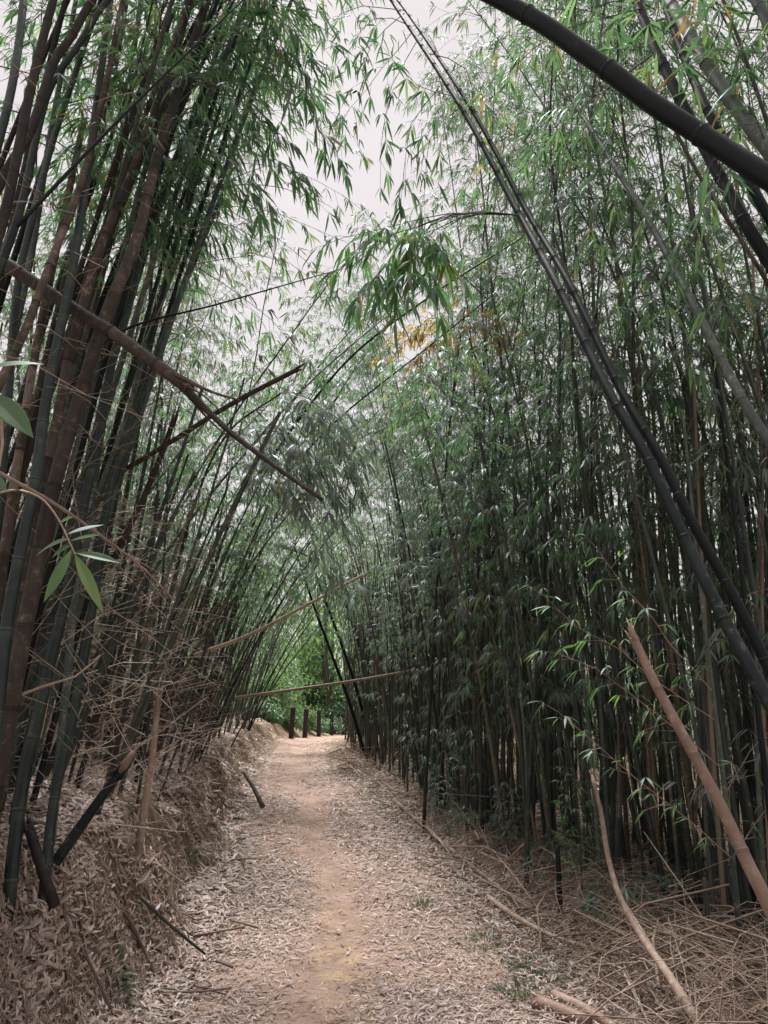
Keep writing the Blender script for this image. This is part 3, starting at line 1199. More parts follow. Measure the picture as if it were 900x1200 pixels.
sprays(r4, [[(752, 10, 3.6), (650, 40, 3.8), (560, 110, 4.0)], [(770, 60, 3.5), (690, 120, 3.7), (615, 190, 3.9)], [(790, 100, 3.4), (730, 180, 3.6), (690, 270, 3.8)],
            [(800, 122, 3.35), (770, 230, 3.5), (730, 330, 3.7)], [(745, 0, 3.7), (690, 10, 3.9), (610, 70, 4.2)], [(770, 60, 3.5), (650, 150, 4.1), (560, 205, 4.4)],
            [(840, 200, 3.2), (810, 280, 3.4), (770, 360, 3.6)], [(880, 272, 3.05), (850, 330, 3.2), (830, 410, 3.4)]], .145, step=.07, shift=.05)
sprays(r5, [[(860, 122, 2.75), (800, 70, 2.9), (740, 60, 3.0)], [(825, 70, 2.9), (850, 10, 2.8), (800, -20, 2.9)], [(880, 150, 2.7), (870, 70, 2.7), (820, 30, 2.8)],
            [(905, 182, 2.6), (880, 120, 2.6), (890, 60, 2.6)], [(825, 70, 2.9), (760, 20, 3.0), (690, 0, 3.1)], [(840, 90, 2.85), (850, 160, 2.9), (830, 250, 3.0)]], .15, step=.075, dead=.08)
sprays(pa, [[(608, 252, 3.45), (560, 249, 3.3), (505, 275, 3.15), (455, 330, 3.05)], [(606, 252, 3.45), (555, 250, 3.3), (505, 282, 3.1), (512, 350, 3.05)],
            [(607, 252, 3.45), (540, 250, 3.3), (470, 272, 3.15), (412, 305, 3.1)], [(607, 252, 3.45), (550, 250, 3.3), (490, 275, 3.1), (470, 350, 3.0)],
            [(607, 252, 3.45), (548, 250, 3.3), (480, 270, 3.1), (430, 340, 3.0)], [(607, 252, 3.45), (552, 250, 3.3), (500, 272, 3.1), (530, 310, 3.05)], [(607, 252, 3.45), (540, 250, 3.3), (460, 262, 3.1), (400, 275, 3.1)]],
       .145, M_LEAF_HANG, step=.05, bare=.62, dead=.05, shift=.0, r=.0045, tl=(.05, .14))
sprays(pb, [[(530, 112, 4.2), (490, 100, 4.3), (455, 60, 4.4)], [(500, 62, 4.45), (520, 110, 4.4), (490, 190, 4.3)], [(480, 30, 4.6), (440, 20, 4.6), (400, 70, 4.6)],
            [(500, 62, 4.45), (545, 80, 4.3), (560, 160, 4.2)], [(474, 15, 4.8), (430, 60, 4.8), (420, 130, 4.8)], [(490, 45, 4.6), (455, 110, 4.6), (450, 200, 4.6)], [(520, 95, 4.25), (480, 150, 4.3), (470, 230, 4.3)], [(540, 125, 4.0), (505, 160, 4.1), (500, 230, 4.1)], [(474, 12, 4.85), (410, 10, 4.9), (370, 50, 4.9)], [(485, 35, 4.7), (440, 90, 4.8), (395, 150, 4.8)], [(560, 165, 4.0), (590, 200, 3.9), (590, 260, 3.8)]], .14, step=.11)

for lab, px in (('dark stem leaning left over the tunnel mouth from the far right', [(424, 872, 16.5), (408, 820, 16.3), (388, 765, 16), (366, 705, 15.6), (345, 640, 15.2)]),
                ('second dark stem leaning left just right of the first at the tunnel mouth', [(432, 868, 16.8), (420, 815, 16.6), (400, 755, 16.4), (376, 690, 16), (362, 650, 15.8)]),
                ('slim stem arching low over the far end of the tunnel', [(440, 872, 17.5), (428, 790, 17.2), (408, 715, 16.8), (372, 660, 16.2), (330, 640, 15.6)])):
    ts = hero('bamboo', lab, px, .045, .018, M_CULM_DARK, gap=.35, sides=8, rings=False)
    n_ = len(px)
    sprays(ts, [[px[-2], ((px[-2][0] + px[-1][0]) / 2 - 8, px[-1][1] + 20, px[-1][2]), (px[-1][0] - 25, px[-1][1] + 60, px[-1][2])], [px[-1], (px[-1][0] + 20, px[-1][1] + 10, px[-1][2]), (px[-1][0] + 50, px[-1][1] + 50, px[-1][2])],
                [px[-2], (px[-2][0] + 15, px[-2][1] - 20, px[-2][2]), (px[-2][0] + 45, px[-2][1] + 15, px[-2][2])], [px[-1], (px[-1][0] - 20, px[-1][1] + 5, px[-1][2]), (px[-1][0] - 40, px[-1][1] + 35, px[-1][2])],
                [px[-1], (px[-1][0] + 30, px[-1][1] - 25, px[-1][2]), (px[-1][0] + 65, px[-1][1] - 20, px[-1][2])]], .2, M_LEAF, .1, (5, 8), tl=(.2, .45))

# thin arching tips crossing the tunnel mouth
for lab, px, r0 in (('thin dark cane arching from the left bank up to the twin leaning culms', [(300, 560, 6.2), (400, 430, 5.6), (500, 350, 5.0), (612, 278, 4.4)], .012),
                    ('second thin dark cane slanting just below the arching one', [(330, 560, 7.2), (400, 488, 6.8), (500, 408, 6.2), (578, 345, 5.8)], .011),
                    ('long thin stem reaching across the sky gap from the left clump', [(70, 470, 3.6), (135, 392, 3.6), (260, 355, 3.8), (400, 315, 4.2)], .008),
                    ('straight dark branch slanting across the brown culms at upper left', [(20, 265, 2.5), (110, 170, 2.6), (180, 100, 2.7), (290, -5, 2.9)], .008)):
    hero('bamboo_cane', lab, px, r0, r0 * .4, M_CULM_DARK, 'bamboo', gap=.25, sides=8, rings=False, ground=False)

# left foreground clump on the bank
LG = 'culms of the front left clump'
left = [
    ('stoutest brown dead culm in front of the left clump', [(-6, 920, 2.6), (8, 850, 2.62), (32, 720, 2.7), (62, 575, 2.8), (92, 470, 2.95), (125, 367, 3.1), (160, 280, 3.3), (190, 165, 3.6), (245, -6, 4.1)], .039, .034, M_CULM_BROWN),
    ('brown culm just behind the stoutest one in the left clump', [(14, 800, 2.9), (30, 680, 2.95), (45, 590, 3.0), (66, 495, 3.1), (86, 395, 3.25), (122, 280, 3.45), (155, 200, 3.65), (185, 120, 3.85), (222, -6, 4.2)], .030, .025, M_CULM_BROWN),
    ('dark green culm overlapping the broken brown cane in the left clump', [(0, 805, 2.45), (10, 720, 2.5), (25, 640, 2.55), (41, 565, 2.6), (54, 470, 2.7), (68, 398, 2.8), (84, 320, 2.95), (100, 220, 3.15), (112, 130, 3.35), (130, -6, 3.7)], .028, .024, M_CULM),
    ('dark culm rising from the bank at the left edge to the sky gap', [(12, 1038, 3.2), (20, 965, 3.25), (30, 900, 3.3), (45, 838, 3.35), (62, 762, 3.4), (82, 680, 3.5), (100, 582, 3.6), (114, 525, 3.7), (130, 430, 3.85), (150, 362, 4.0), (170, 280, 4.2), (200, 200, 4.4), (235, 115, 4.7), (262, 40, 5.0)], .036, .022, M_CULM),
    ('bluish culm rightmost in the front left clump', [(55, 1012, 3.6), (60, 960, 3.65), (70, 903, 3.7), (85, 842, 3.75), (100, 762, 3.85), (113, 680, 3.95), (122, 615, 4.05), (132, 560, 4.15), (152, 508, 4.3), (187, 408, 4.55), (226, 310, 4.85), (255, 240, 5.1), (272, 190, 5.4), (290, 120, 5.7)], .032, .016, M_CULM),
    ('bluish culm second from the right in the front left clump', [(78, 800, 4.0), (88, 700, 4.1), (105, 620, 4.2), (118, 572, 4.3), (148, 490, 4.45), (176, 390, 4.7), (216, 285, 5.0), (236, 238, 5.2), (260, 180, 5.4), (276, 130, 5.6)], .028, .015, M_CULM_PALE),
    ('brown culm sweeping through the upper left corner', [(-10, 300, 2.5), (8, 240, 2.55), (32, 122, 2.7), (46, 62, 2.8), (64, -6, 2.9)], .028, .025, M_CULM_BROWN),
    ('grey brown culm bent across the others near the upper left corner', [(-20, 255, 2.7), (10, 196, 2.75), (37, 150, 2.85), (62, 75, 3.0), (84, 42, 3.05), (112, -6, 3.15)], .03, .026, M_CULM_BROWN),
    ('dark culm bent parallel beside the grey brown one at upper left', [(-6, 330, 2.9), (25, 240, 3.0), (55, 112, 3.2), (90, 55, 3.3), (130, -6, 3.45)], .027, .022, M_CULM),
    ('blue green culm hugging the upper left corner', [(-8, 190, 2.8), (12, 110, 2.9), (22, 50, 3.0), (28, -6, 3.1)], .028, .024, M_CULM_PALE),
    ('deep green culm at the very left of the clump', [(-12, 690, 2.9), (5, 520, 3.0), (20, 340, 3.2), (38, 255, 3.3), (62, 165, 3.5), (96, 60, 3.75), (112, -6, 3.9)], .027, .02, M_CULM),
    ('teal culm between the brown ones in the left clump', [(-4, 560, 3.1), (12, 420, 3.25), (38, 290, 3.45), (60, 150, 3.7), (78, 58, 3.9), (90, -6, 4.0)], .025, .019, M_CULM_PALE),
    ('dark brown culm leaning hard in the back of the left clump', [(-10, 470, 2.7), (30, 385, 2.8), (62, 300, 2.95), (95, 215, 3.1), (125, 95, 3.3), (140, 20, 3.45)], .024, .02, M_CULM_BROWN),
    ('reddish brown culm behind the broken cane', [(12, 620, 3.5), (40, 480, 3.7), (72, 345, 3.95), (108, 200, 4.2), (135, 80, 4.5), (150, -6, 4.7)], .028, .02, M_CULM_BROWN),
    ('slim dark culm in the middle of the left clump', [(20, 760, 3.5), (52, 590, 3.7), (85, 440, 3.9), (122, 315, 4.2), (160, 130, 4.6), (180, -6, 4.9)], .024, .018, M_CULM),
    ('brown sheathed culm with peeling skin in the left clump', [(45, 640, 3.9), (75, 500, 4.05), (102, 385, 4.25), (130, 250, 4.5), (150, 110, 4.8), (166, -6, 5.0)], .034, .026, M_CULM_BROWN),
    ('dark culm between the two bluish ones and the stout brown one', [(70, 690, 4.2), (100, 560, 4.4), (135, 400, 4.7), (168, 260, 5.0), (205, 60, 5.4)], .027, .02, M_CULM),
    ('shadowed brown culm lowest at the left edge', [(-14, 820, 3.1), (6, 640, 3.2), (24, 520, 3.35), (40, 420, 3.5), (58, 330, 3.6)], .03, .025, M_CULM_BROWN),
]
tones = ((M_CULM, 'green'), (M_CULM_BROWN, 'brown'), (M_CULM_DARK, 'dark'), (M_CULM_PALE, 'grey green'))
LH = []
for k in range(30):                      # the crowd of culms behind the ones that can be told apart
    m, tn = tones[k % 4]
    bx, by = rh.uniform(-2.75, -1.95), rh.uniform(3.3, 4.9)
    bz = float(gz(bx, by)) - .05
    le = rh.uniform(.06, .2)
    H_ = rh.uniform(6.0, 8)
    q0 = np.array((bx, by, bz))
    t_ = np.linspace(0, 1, 6)[:, None]
    pts = q0 + np.array((le * H_, rh.normal(.06, .06) * H_, H_)) * t_ + np.array((.05 * H_, 0, -.04 * H_)) * t_ ** 2.5
    e = empty('bamboo', q0)
    tag(e, '%s culm in the crowded back of the front left clump' % tn, 'bamboo', '%s culms at the back of the front left clump' % tn)
    cmb, tw, fm = MB(), MB(), MB()
    N, rr_, ss, T = culm_tube(cmb, pts - q0, rh.uniform(.016, .027), .011, .28, 10, 1.1, 1.0, rh, res=.14)
    for q in N[N[:, 2] > 3.6]:
        if rh.random() < .72:
            a = rh.uniform(0, 6.28)
            branch(fm, tw, q, (math.cos(a), math.sin(a), rh.uniform(.2, .8)), rh.uniform(.45, .85), .135, rh, .1, .4)
    link('culm', cmb.mesh('culm', m, 'node', True), e)
    tag(link('branches', tw.mesh('branches', M_BARK, 'node'), e), kind='stuff')
    tag(link('foliage', fm.mesh('foliage', M_LEAF), e), kind='stuff')
LH = []
for k, (lab, px, r0, r1, m) in enumerate(left):
    LH.append(hero('bamboo', lab, px, r0 * .76, r1 * .72, m, group=LG, gap=.27, sides=12, tip=1.5))
for e in LH:
    N, rr_ = e_nodes[e.name]
    c = e.children[0]
    for q, r_ in zip(N, rr_):
        if rh.random() > -1:
            continue
        mb = MB()
        a0 = rh.uniform(0, 6.28)
        sp_ = rh.uniform(1.2, 2.8)
        L = rh.uniform(.08, .2)
        v_, f_ = [], []
        for i in range(5):
            for j in range(6):
                t = i / 4
                a = a0 + (j / 5 - .5) * sp_ * (1 - .45 * t * t)
                r = r_ * (1.1 + .12 * t * t)
                v_.append((math.cos(a) * r, math.sin(a) * r, L * t))
        for i in range(4):
            for j in range(5):
                f_.append((i * 6 + j, i * 6 + j + 1, i * 6 + j + 7, i * 6 + j + 6))
        mb.add(v_, f_, None, 0, rh.normal(.3, .15))
        o = link('sheath', mb.mesh('sheath', M_CULM_BROWN, 'node', True), c)
        o.location = q - np.array(e.location)
        o.rotation_euler = (rh.normal(0, .05), .25, 0)
sprays(LH[0], [[(200, 130, 3.7), (290, 60, 3.8), (370, 120, 3.9)], [(215, 90, 3.8), (300, 30, 3.9), (350, 70, 3.9)], [(190, 165, 3.6), (270, 150, 3.7), (350, 210, 3.8)],
               [(222, 70, 3.9), (320, 10, 4.0), (385, 60, 4.1)], [(225, 55, 3.9), (280, -10, 3.9), (330, 20, 3.9)], [(180, 210, 3.5), (250, 180, 3.6), (310, 240, 3.8)],
               [(230, 40, 4.0), (330, 90, 4.1), (400, 190, 4.2)], [(222, 70, 3.9), (290, 110, 4.0), (330, 170, 4.1)]], .15, step=.06, dead=.05, shift=-.02)
sprays(LH[4], [[(226, 310, 4.85), (320, 300, 5.0), (400, 350, 5.1)], [(255, 240, 5.1), (330, 250, 5.2), (420, 290, 5.4)], [(272, 190, 5.4), (350, 200, 5.4), (430, 250, 5.5)],
               [(187, 408, 4.55), (240, 380, 4.7), (300, 420, 4.8)], [(272, 190, 5.4), (340, 150, 5.5), (410, 180, 5.6)], [(290, 120, 5.7), (360, 110, 5.8), (420, 170, 5.9)], [(255, 240, 5.1), (340, 290, 5.3), (410, 360, 5.5)], [(226, 310, 4.85), (300, 360, 4.9), (370, 430, 5.0)]], .135, step=.09, shift=.1, dead=.04)
sprays(LH[2], [[(100, 220, 3.15), (150, 85, 3.2), (190, 60, 3.2)], [(112, 130, 3.35), (160, 90, 3.3), (170, 150, 3.2)]], .13, step=.12)
gs = hero('bamboo', 'thin culm carrying the grey waxy spray over the left of the path', [(165, 880, 6.6), (190, 740, 6.3), (225, 600, 5.9), (265, 510, 5.5), (330, 460, 5.2)], .018, .006, M_CULM)
sprays(gs, [[(265, 510, 5.5), (320, 500, 5.2), (400, 550, 5.1)], [(250, 540, 5.6), (320, 560, 5.3), (400, 610, 5.2)], [(300, 480, 5.3), (360, 490, 5.2), (415, 530, 5.2)],
            [(330, 460, 5.2), (370, 470, 5.1), (420, 560, 5.1)], [(265, 510, 5.5), (300, 540, 5.3), (350, 590, 5.2)], [(300, 480, 5.3), (340, 520, 5.2), (380, 560, 5.1)],
            [(280, 500, 5.4), (350, 600, 5.5), (410, 690, 5.6)], [(300, 480, 5.3), (340, 470, 5.1), (390, 490, 5.0)], [(265, 510, 5.5), (290, 520, 5.2), (330, 530, 5.0)], [(330, 460, 5.2), (390, 480, 5.3), (430, 520, 5.4)], [(290, 490, 5.4), (330, 510, 5.4), (370, 520, 5.4)], [(300, 480, 5.3), (350, 540, 5.0), (400, 570, 4.9)]], .15, M_LEAF_PALE, .045, (5, 8), tl=(.12, .3), dead=.03)
gm2 = hero('bamboo', 'bamboo carrying the grey waxy mass of leaves right of the tunnel mouth', [(640, 905, 8.6), (632, 700, 8.4), (615, 500, 8.1), (590, 380, 7.8), (540, 320, 7.5)], .024, .008, M_CULM_PALE)
sprays(gm2, [[(615, 500, 8.1), (560, 480, 7.8), (490, 540, 7.6)], [(612, 470, 8.1), (540, 460, 7.8), (460, 530, 7.6)], [(618, 530, 8.1), (560, 530, 7.9), (500, 610, 7.7)], [(605, 430, 8), (520, 430, 7.8), (440, 490, 7.6)],
             [(620, 560, 8.2), (580, 570, 7.9), (540, 650, 7.8)], [(616, 510, 8.1), (600, 520, 7.8), (580, 600, 7.6)], [(600, 410, 8), (540, 400, 7.8), (480, 440, 7.7)], [(622, 600, 8.2), (570, 600, 7.9), (500, 680, 7.8)]], .145, M_LEAF_PALE, .05, (5, 8))
yl = hero('bamboo', 'far bamboo with a spray of yellowed leaves above the tunnel', [(500, 900, 8.3), (515, 640, 8.0), (530, 470, 7.6), (545, 360, 7.2)], .02, .008, M_CULM)
sprays(yl, [[(538, 395, 7.2), (560, 372, 7.1), (575, 392, 7)], [(535, 420, 7.3), (540, 400, 7.0), (556, 430, 6.9)], [(540, 385, 7.2), (505, 372, 7), (480, 395, 7)], [(535, 420, 7.3), (500, 390, 7.1), (450, 412, 7.1)], [(540, 390, 7.2), (570, 370, 7.1), (612, 388, 7.1)], [(535, 410, 7.3), (520, 380, 7.1), (470, 385, 7.0)], [(540, 385, 7.3), (545, 360, 7.1), (520, 400, 7.0)],
            [(538, 400, 7.3), (560, 375, 7.1), (590, 400, 7.0)], [(538, 400, 7.3), (510, 400, 7.1), (485, 420, 7.0)]], .14, M_LEAF_YELLOW, .06, (5, 8))

# broken brown culm across the left clump, split into splinters
bk = hero('broken_bamboo', 'broken brown culm slanting down across the left clump with a splintered middle', [(8, 310, 3.05), (60, 345, 3.0), (100, 371, 2.95), (135, 392, 2.9), (180, 425, 2.85), (222, 456, 2.8)], .031, .026, M_CULM_BROWN, gap=.3, sides=14, ground=False)
bb = np.array(bk.location)
for pxs, r0, r1 in (([(212, 448, 2.8), (262, 500, 2.78), (320, 545, 2.75), (378, 586, 2.72)], .014, .009), ([(205, 438, 2.78), (245, 458, 2.7), (284, 470, 2.66)], .011, .003),
                    ([(212, 455, 2.8), (250, 490, 2.78), (283, 518, 2.7)], .012, .003), ([(215, 458, 2.82), (245, 492, 2.82), (268, 513, 2.8)], .007, .002), ([(206, 444, 2.78), (240, 465, 2.74), (262, 486, 2.73)], .006, .0015),
                    ([(190, 430, 2.82), (230, 452, 2.78), (252, 472, 2.77)], .005, .0015)):
    mb = MB()
    mb.tube(spline([at(*q) for q in pxs], 9) - bb, np.linspace(r0, r1, 9), 5, rh.random(9) * .4, True)
    link('splinter', mb.mesh('splinter', M_CULM_BROWN, 'node'), bk)

# dead canes and sticks, each by itself
canes = [
    ('broken_cane', 'broken reddish cane jutting up from the right edge with a snapped top', [(905, 1070, 2.55), (878, 1015, 2.6), (845, 945, 2.68), (805, 870, 2.76), (770, 805, 2.84), (742, 747, 2.9)], .028, .016, M_CANE, .3, True),
    ('bent_stick', 'pale bent stick curving out of the straw at the lower right', [(822, 1205, 3.3), (785, 1145, 3.55), (750, 1095, 3.8), (725, 1048, 3.95), (712, 1000, 4.05), (705, 955, 4.1), (694, 908, 4.15)], .022, .009, M_STRAW, .5, False),
    ('dead_cane', 'pale dry cane standing upright on the left bank', [(161, 1006, 4.9), (170, 940, 4.85), (178, 890, 4.8), (186, 815, 4.7)], .026, .016, M_STRAW, .4, False),
    ('dead_cane', 'straight pale cane lying across the far tunnel mouth', [(275, 818, 11.5), (360, 806, 11.3), (420, 797, 11.2), (482, 786, 11)], .025, .017, M_STRAW, .5, False),
    ('dead_cane', 'tan cane reaching from the left clumps over the path', [(228, 768, 7.6), (290, 745, 7.4), (350, 714, 7.2), (425, 674, 7)], .022, .012, M_STRAW, .4, False),
    ('dead_cane', 'brown snapped cane pointing up right behind the splintered culm', [(130, 560, 4.5), (200, 518, 4.3), (270, 474, 4.1), (350, 432, 3.9)], .016, .014, M_CULM_BROWN, .3, False),
    ('dead_cane', 'short dark red snapped cane leaning in the left tangle', [(128, 665, 4.4), (165, 590, 4.35), (190, 530, 4.3), (205, 488, 4.25)], .018, .016, M_CULM_BROWN, .3, False),
    ('twig', 'long thin tan twig slanting behind the near bamboo leaves at left', [(-5, 552, 2.0), (60, 588, 2.1), (110, 622, 2.2), (170, 668, 2.4), (205, 705, 2.5)], .006, .003, M_STRAW, .3, False),
    ('twig', 'pale twig bending out from the stout brown culm at left', [(15, 818, 2.65), (55, 803, 2.7), (88, 793, 2.72), (118, 768, 2.75)], .006, .003, M_STRAW, .3, False),
    ('broken_cane', 'dark snapped cane leaning on the left bank with a pale frayed tip', [(64, 1012, 3.75), (90, 975, 3.8), (115, 940, 3.85), (140, 906, 3.9)], .027, .022, M_CULM_DARK, .35, False),
    ('dead_cane', 'brown rotten cane stub poking out of the leaves at the left edge', [(64, 1062, 3.2), (48, 1015, 3.25), (33, 968, 3.3)], .022, .02, M_CULM_BROWN, .3, False),
    ('stick', 'thin dark stick lying down the face of the left bank', [(165, 1052, 3.95), (200, 1085, 4.0), (240, 1118, 4.1)], .010, .006, M_BARK, .4, False),
    ('stick', 'thin tan stick leaning on the eroded bank face', [(198, 1058, 4.6), (207, 1000, 4.75), (214, 953, 4.8)], .012, .006, M_STRAW, .4, False),
    ('stick', 'dark stick leaning at the foot of the far left bank', [(308, 946, 9.0), (298, 925, 9.1), (285, 905, 9.2)], .03, .016, M_BARK, .4, False),
    ('fallen_branch', 'long tan branch lying along the right edge of the path', [(462, 938, 9.4), (500, 972, 8.2), (540, 1005, 7.2), (585, 1040, 6.3), (622, 1066, 5.9)], .026, .012, M_STRAW, .5, False),
    ('fallen_branch', 'forked tan branch lying on the straw at the right verge', [(572, 1052, 6.0), (610, 1078, 5.5), (660, 1102, 5.15), (722, 1118, 4.95)], .022, .009, M_STRAW, .5, False),
    ('fallen_branch', 'thin branch arching over the straw below the thicket', [(545, 966, 8.3), (590, 972, 7.9), (625, 1005, 7.2), (655, 1036, 6.4)], .018, .008, M_STRAW, .5, False),
    ('log', 'short pinkish brown log at the bottom right of the path', [(628, 1174, 4.12), (655, 1184, 4.05), (690, 1198, 3.95)], .034, .028, M_CANE, .9, False),
    ('log', 'second pinkish log lying behind the short one at the bottom', [(648, 1166, 4.22), (685, 1182, 4.1), (722, 1206, 3.95)], .024, .02, M_CANE, .9, False),
    ('stem', 'dark green stem standing alone before the right thicket', [(617, 1058, 5.9), (618, 980, 5.9), (622, 880, 5.9), (632, 740, 5.9), (640, 600, 5.9)], .019, .010, M_CULM, .3, False),
    ('stem', 'short dark stub in the straw below the thicket', [(658, 1098, 5.2), (656, 1050, 5.2), (653, 992, 5.2)], .018, .016, M_CULM_DARK, .3, False),
    ('stem', 'brown stub standing in the straw at the lower right', [(836, 1172, 4.2), (831, 1100, 4.25), (826, 1028, 4.3)], .016, .012, M_BARK, .3, False),
    ('stem', 'slim grey stem carrying thin leafy side twigs at the lower right', [(872, 1150, 4.2), (862, 1040, 4.15), (850, 930, 4.1), (838, 830, 4.1), (822, 700, 4.1), (812, 600, 4.1), (800, 480, 4.1)], .016, .008, M_CULM_PALE, .28, False),
    ('stem', 'bare reddish dead stem among the green ones at the right', [(742, 1075, 5.6), (735, 980, 5.6), (728, 860, 5.6), (722, 740, 5.6), (715, 560, 5.6)], .017, .010, M_CULM_BROWN, .3, False),
    ('stem', 'tan leaning stem in the middle of the right thicket', [(602, 800, 9), (580, 690, 8.9), (560, 585, 8.8)], .022, .016, M_STRAW, .3, False),
]
LYING = {'fallen_branch': .05, 'log': .04}
GA = {}


def ground_at(px, py):
    """where the photograph's pixel meets the ground"""
    ds = np.arange(2.0, 40, .02)
    q = np.array([at(px, py, d) for d in ds])
    below = q[:, 2] <= gz(q[:, 0], q[:, 1])
    return q[np.argmax(below)] if below.any() else at(px, py, 10)


CO = {}
for nme, lab, px, r0, r1, m, gap, rings in canes:
    if nme in LYING:                     # lies on the ground: take its distance from where it lies
        px = [(q[0], q[1], max(2.5, float(ground_at(q[0], q[1])[1]) * .975 - LYING[nme])) for q in px]
    CO[lab] = hero(nme, lab, px, r0, r1, m, 'bamboo' if nme == 'stem' else nme.replace('_', ' '), gap=gap, sides=10, rings=rings, ground=(nme == 'broken_cane' and rings), part='stem' if nme in ('stem', 'twig', 'stick') else 'cane' if 'cane' in nme else 'wood')
# torn fibres at the snapped ends
for lab, e in CO.items():
    if not e.name.startswith(('broken_cane', 'dead_cane', 'bent_stick')):
        continue
    cme = e.children[0].data
    tipv = np.array(cme.vertices[len(cme.vertices) - 1].co)
    N, rr_ = e_nodes[e.name]
    bk_ = unit(tipv - (N[-1] - np.array(e.location))) if len(N) else np.array((0, 0, 1.))
    r_ = rr_[-1] if len(rr_) else .01
    for k in range(6):
        a = rh.uniform(0, 6.28)
        s1 = unit(np.cross(bk_, (.3, .5, .8)))
        s2 = np.cross(bk_, s1)
        off = (s1 * math.cos(a) + s2 * math.sin(a)) * r_ * .75
        L = rh.uniform(1.2, 4.5) * r_
        mb = MB()
        mb.tube(np.array([tipv + off - bk_ * r_, tipv + off + bk_ * L * .5, tipv + off * 1.4 + bk_ * L]), np.array([.42, .3, .04]) * r_, 4, .1, True, np.full(3, rh.normal(.1, .2)))
        link('splinter', mb.mesh('splinter', cme.materials[0], 'node'), e)
# frayed pale tip of the snapped cane
fc = CO['dark snapped cane leaning on the left bank with a pale frayed tip']
mb = MB()
mb.tube(np.array([at(138, 909, 3.9), at(147, 896, 3.91), at(157, 881, 3.92)]) - np.array(fc.location), [.0235, .024, .016], 9, .3, True)
tg = link('frayed_tip', mb.mesh('frayed_tip', M_CANE, 'node'), fc)
tg['label'] = 'pale frayed tip'
# leafy side twigs at the lower right
gt = CO['slim grey stem carrying thin leafy side twigs at the lower right']
sprays(gt, [[(858, 1006, 4.13), (800, 955, 3.9), (735, 905, 3.7), (655, 835, 3.5)], [(840, 845, 4.1), (770, 800, 3.9), (700, 745, 3.7), (640, 700, 3.5)], [(845, 900, 4.1), (790, 850, 3.9), (720, 800, 3.7), (660, 765, 3.5)],
            [(835, 810, 4.1), (800, 770, 3.9), (760, 720, 3.7), (700, 650, 3.5)], [(850, 930, 4.1), (880, 880, 3.9), (910, 850, 3.8)], [(830, 760, 4.1), (870, 700, 4.0), (900, 690, 3.9)], [(858, 1006, 4.13), (890, 960, 4), (915, 930, 3.9)]],
       .09, M_LEAF_FRESH, .07, (2, 4), (.05, .15), bare=.1, r=.0042, bark=M_STRAW)

# ------------------------------------------------------------------ near leaves at the left edge


def big_leaf(parent, a, b, width, bend, mat, tint, nrm):
    """one large leaf from a to b with a keel and a bent blade"""
    a, b = np.array(a), np.array(b)
    d = b - a
    L = np.linalg.norm(d)
    d /= L
    sd = unit(np.cross(nrm, d))
    nn = np.cross(d, sd)
    ts = np.linspace(0, 1, 9)
    prof = np.array([.06, .5, .82, .97, 1, .9, .68, .36, .02]) * width * .5
    mid = a + d * (ts * L)[:, None] - nn * (bend * L * (ts - ts ** 2) * -1)[:, None] * 1.0
    cols = np.linspace(-1, 1, 13)
    v = np.concatenate([mid + sd * (prof * c)[:, None] + nn * (prof * (abs(c) * .24 + (.07 if k % 2 else 0)))[:, None] for k, c in enumerate(cols)])
    f = []
    for k in range(12):
        for i in range(8):
            f.append((k * 9 + i, (k + 1) * 9 + i, (k + 1) * 9 + i + 1, k * 9 + i + 1))
    tint = np.repeat([tint + (.10 if k == 6 else .05 if k % 2 else -.04) for k in range(13)], 9) + rh.normal(0, .025, 117)
    mb = MB()
    o = a.copy()
    mb.add(v - o, f, None, tint)
    ob = link('leaf', mb.mesh('leaf', mat, smooth=True), parent)
    ob.location = o - np.array(parent.location)
    return ob


sp = empty('bamboo_sprig', at(-8, 580, 1.2))
tag(sp, 'near bamboo sprig with large green leaves hanging before the left clump', 'sprig')
mb = MB()
mb.tube(spline([at(-8, 580, 1.2), at(20, 574, 1.2), at(48, 584, 1.2), at(66, 605, 1.2), at(78, 628, 1.2), at(88, 650, 1.2)], 14) - np.array(sp.location), np.linspace(.0022, .0012, 14), 6, 0)
link('stalk', mb.mesh('stalk', M_STRAW, 'node', True), sp)
camv = np.array((0, -1., .25))
for (a, b, wd, bend, m, t, nr) in ((at(88, 650, 1.2), at(121, 719, 1.17), .019, .08, M_LEAF_FRESH, 1.0, camv + (.3, 0, 0)), (at(88, 648, 1.2), at(142, 660, 1.22), .017, .1, M_LEAF_FRESH, .25, camv + (0, 0, .6)),
                                   (at(84, 644, 1.2), at(51, 706, 1.2), .021, -.06, M_LEAF_FRESH, .2, camv), (at(79, 626, 1.2), at(122, 615, 1.25), .013, .08, M_LEAF_FRESH, .2, camv + (0, 0, .9)),
                                   (at(82, 634, 1.2), at(118, 627, 1.16), .012, .06, M_LEAF_FRESH, .5, camv + (0, 0, .7)), (at(80, 632, 1.2), at(42, 652, 1.3), .020, .1, M_LEAF_FRESH, .0, camv + (-.2, 0, .5)),
                                   (at(70, 612, 1.2), at(86, 606, 1.15), .009, .05, M_LEAF_FRESH, .9, camv), (at(82, 640, 1.2), at(60, 655, 1.28), .018, .1, M_LEAF_FRESH, .05, camv + (-.3, 0, .2))):
    big_leaf(sp, a, b, wd, bend, m, t, nr)
sp2 = empty('bamboo_sprig', at(-20, 520, 1.05))
tag(sp2, 'blurred sprig of two broad leaves poking in at the left edge', 'sprig')
mb = MB()
mb.tube(spline([at(-20, 600, 1.05), at(2, 530, 1.05), at(-2, 470, 1.05), at(-10, 420, 1.05)], 8) - np.array(sp2.location), .002, 6, 0)
link('stalk', mb.mesh('stalk', M_STRAW, 'node', True), sp2)
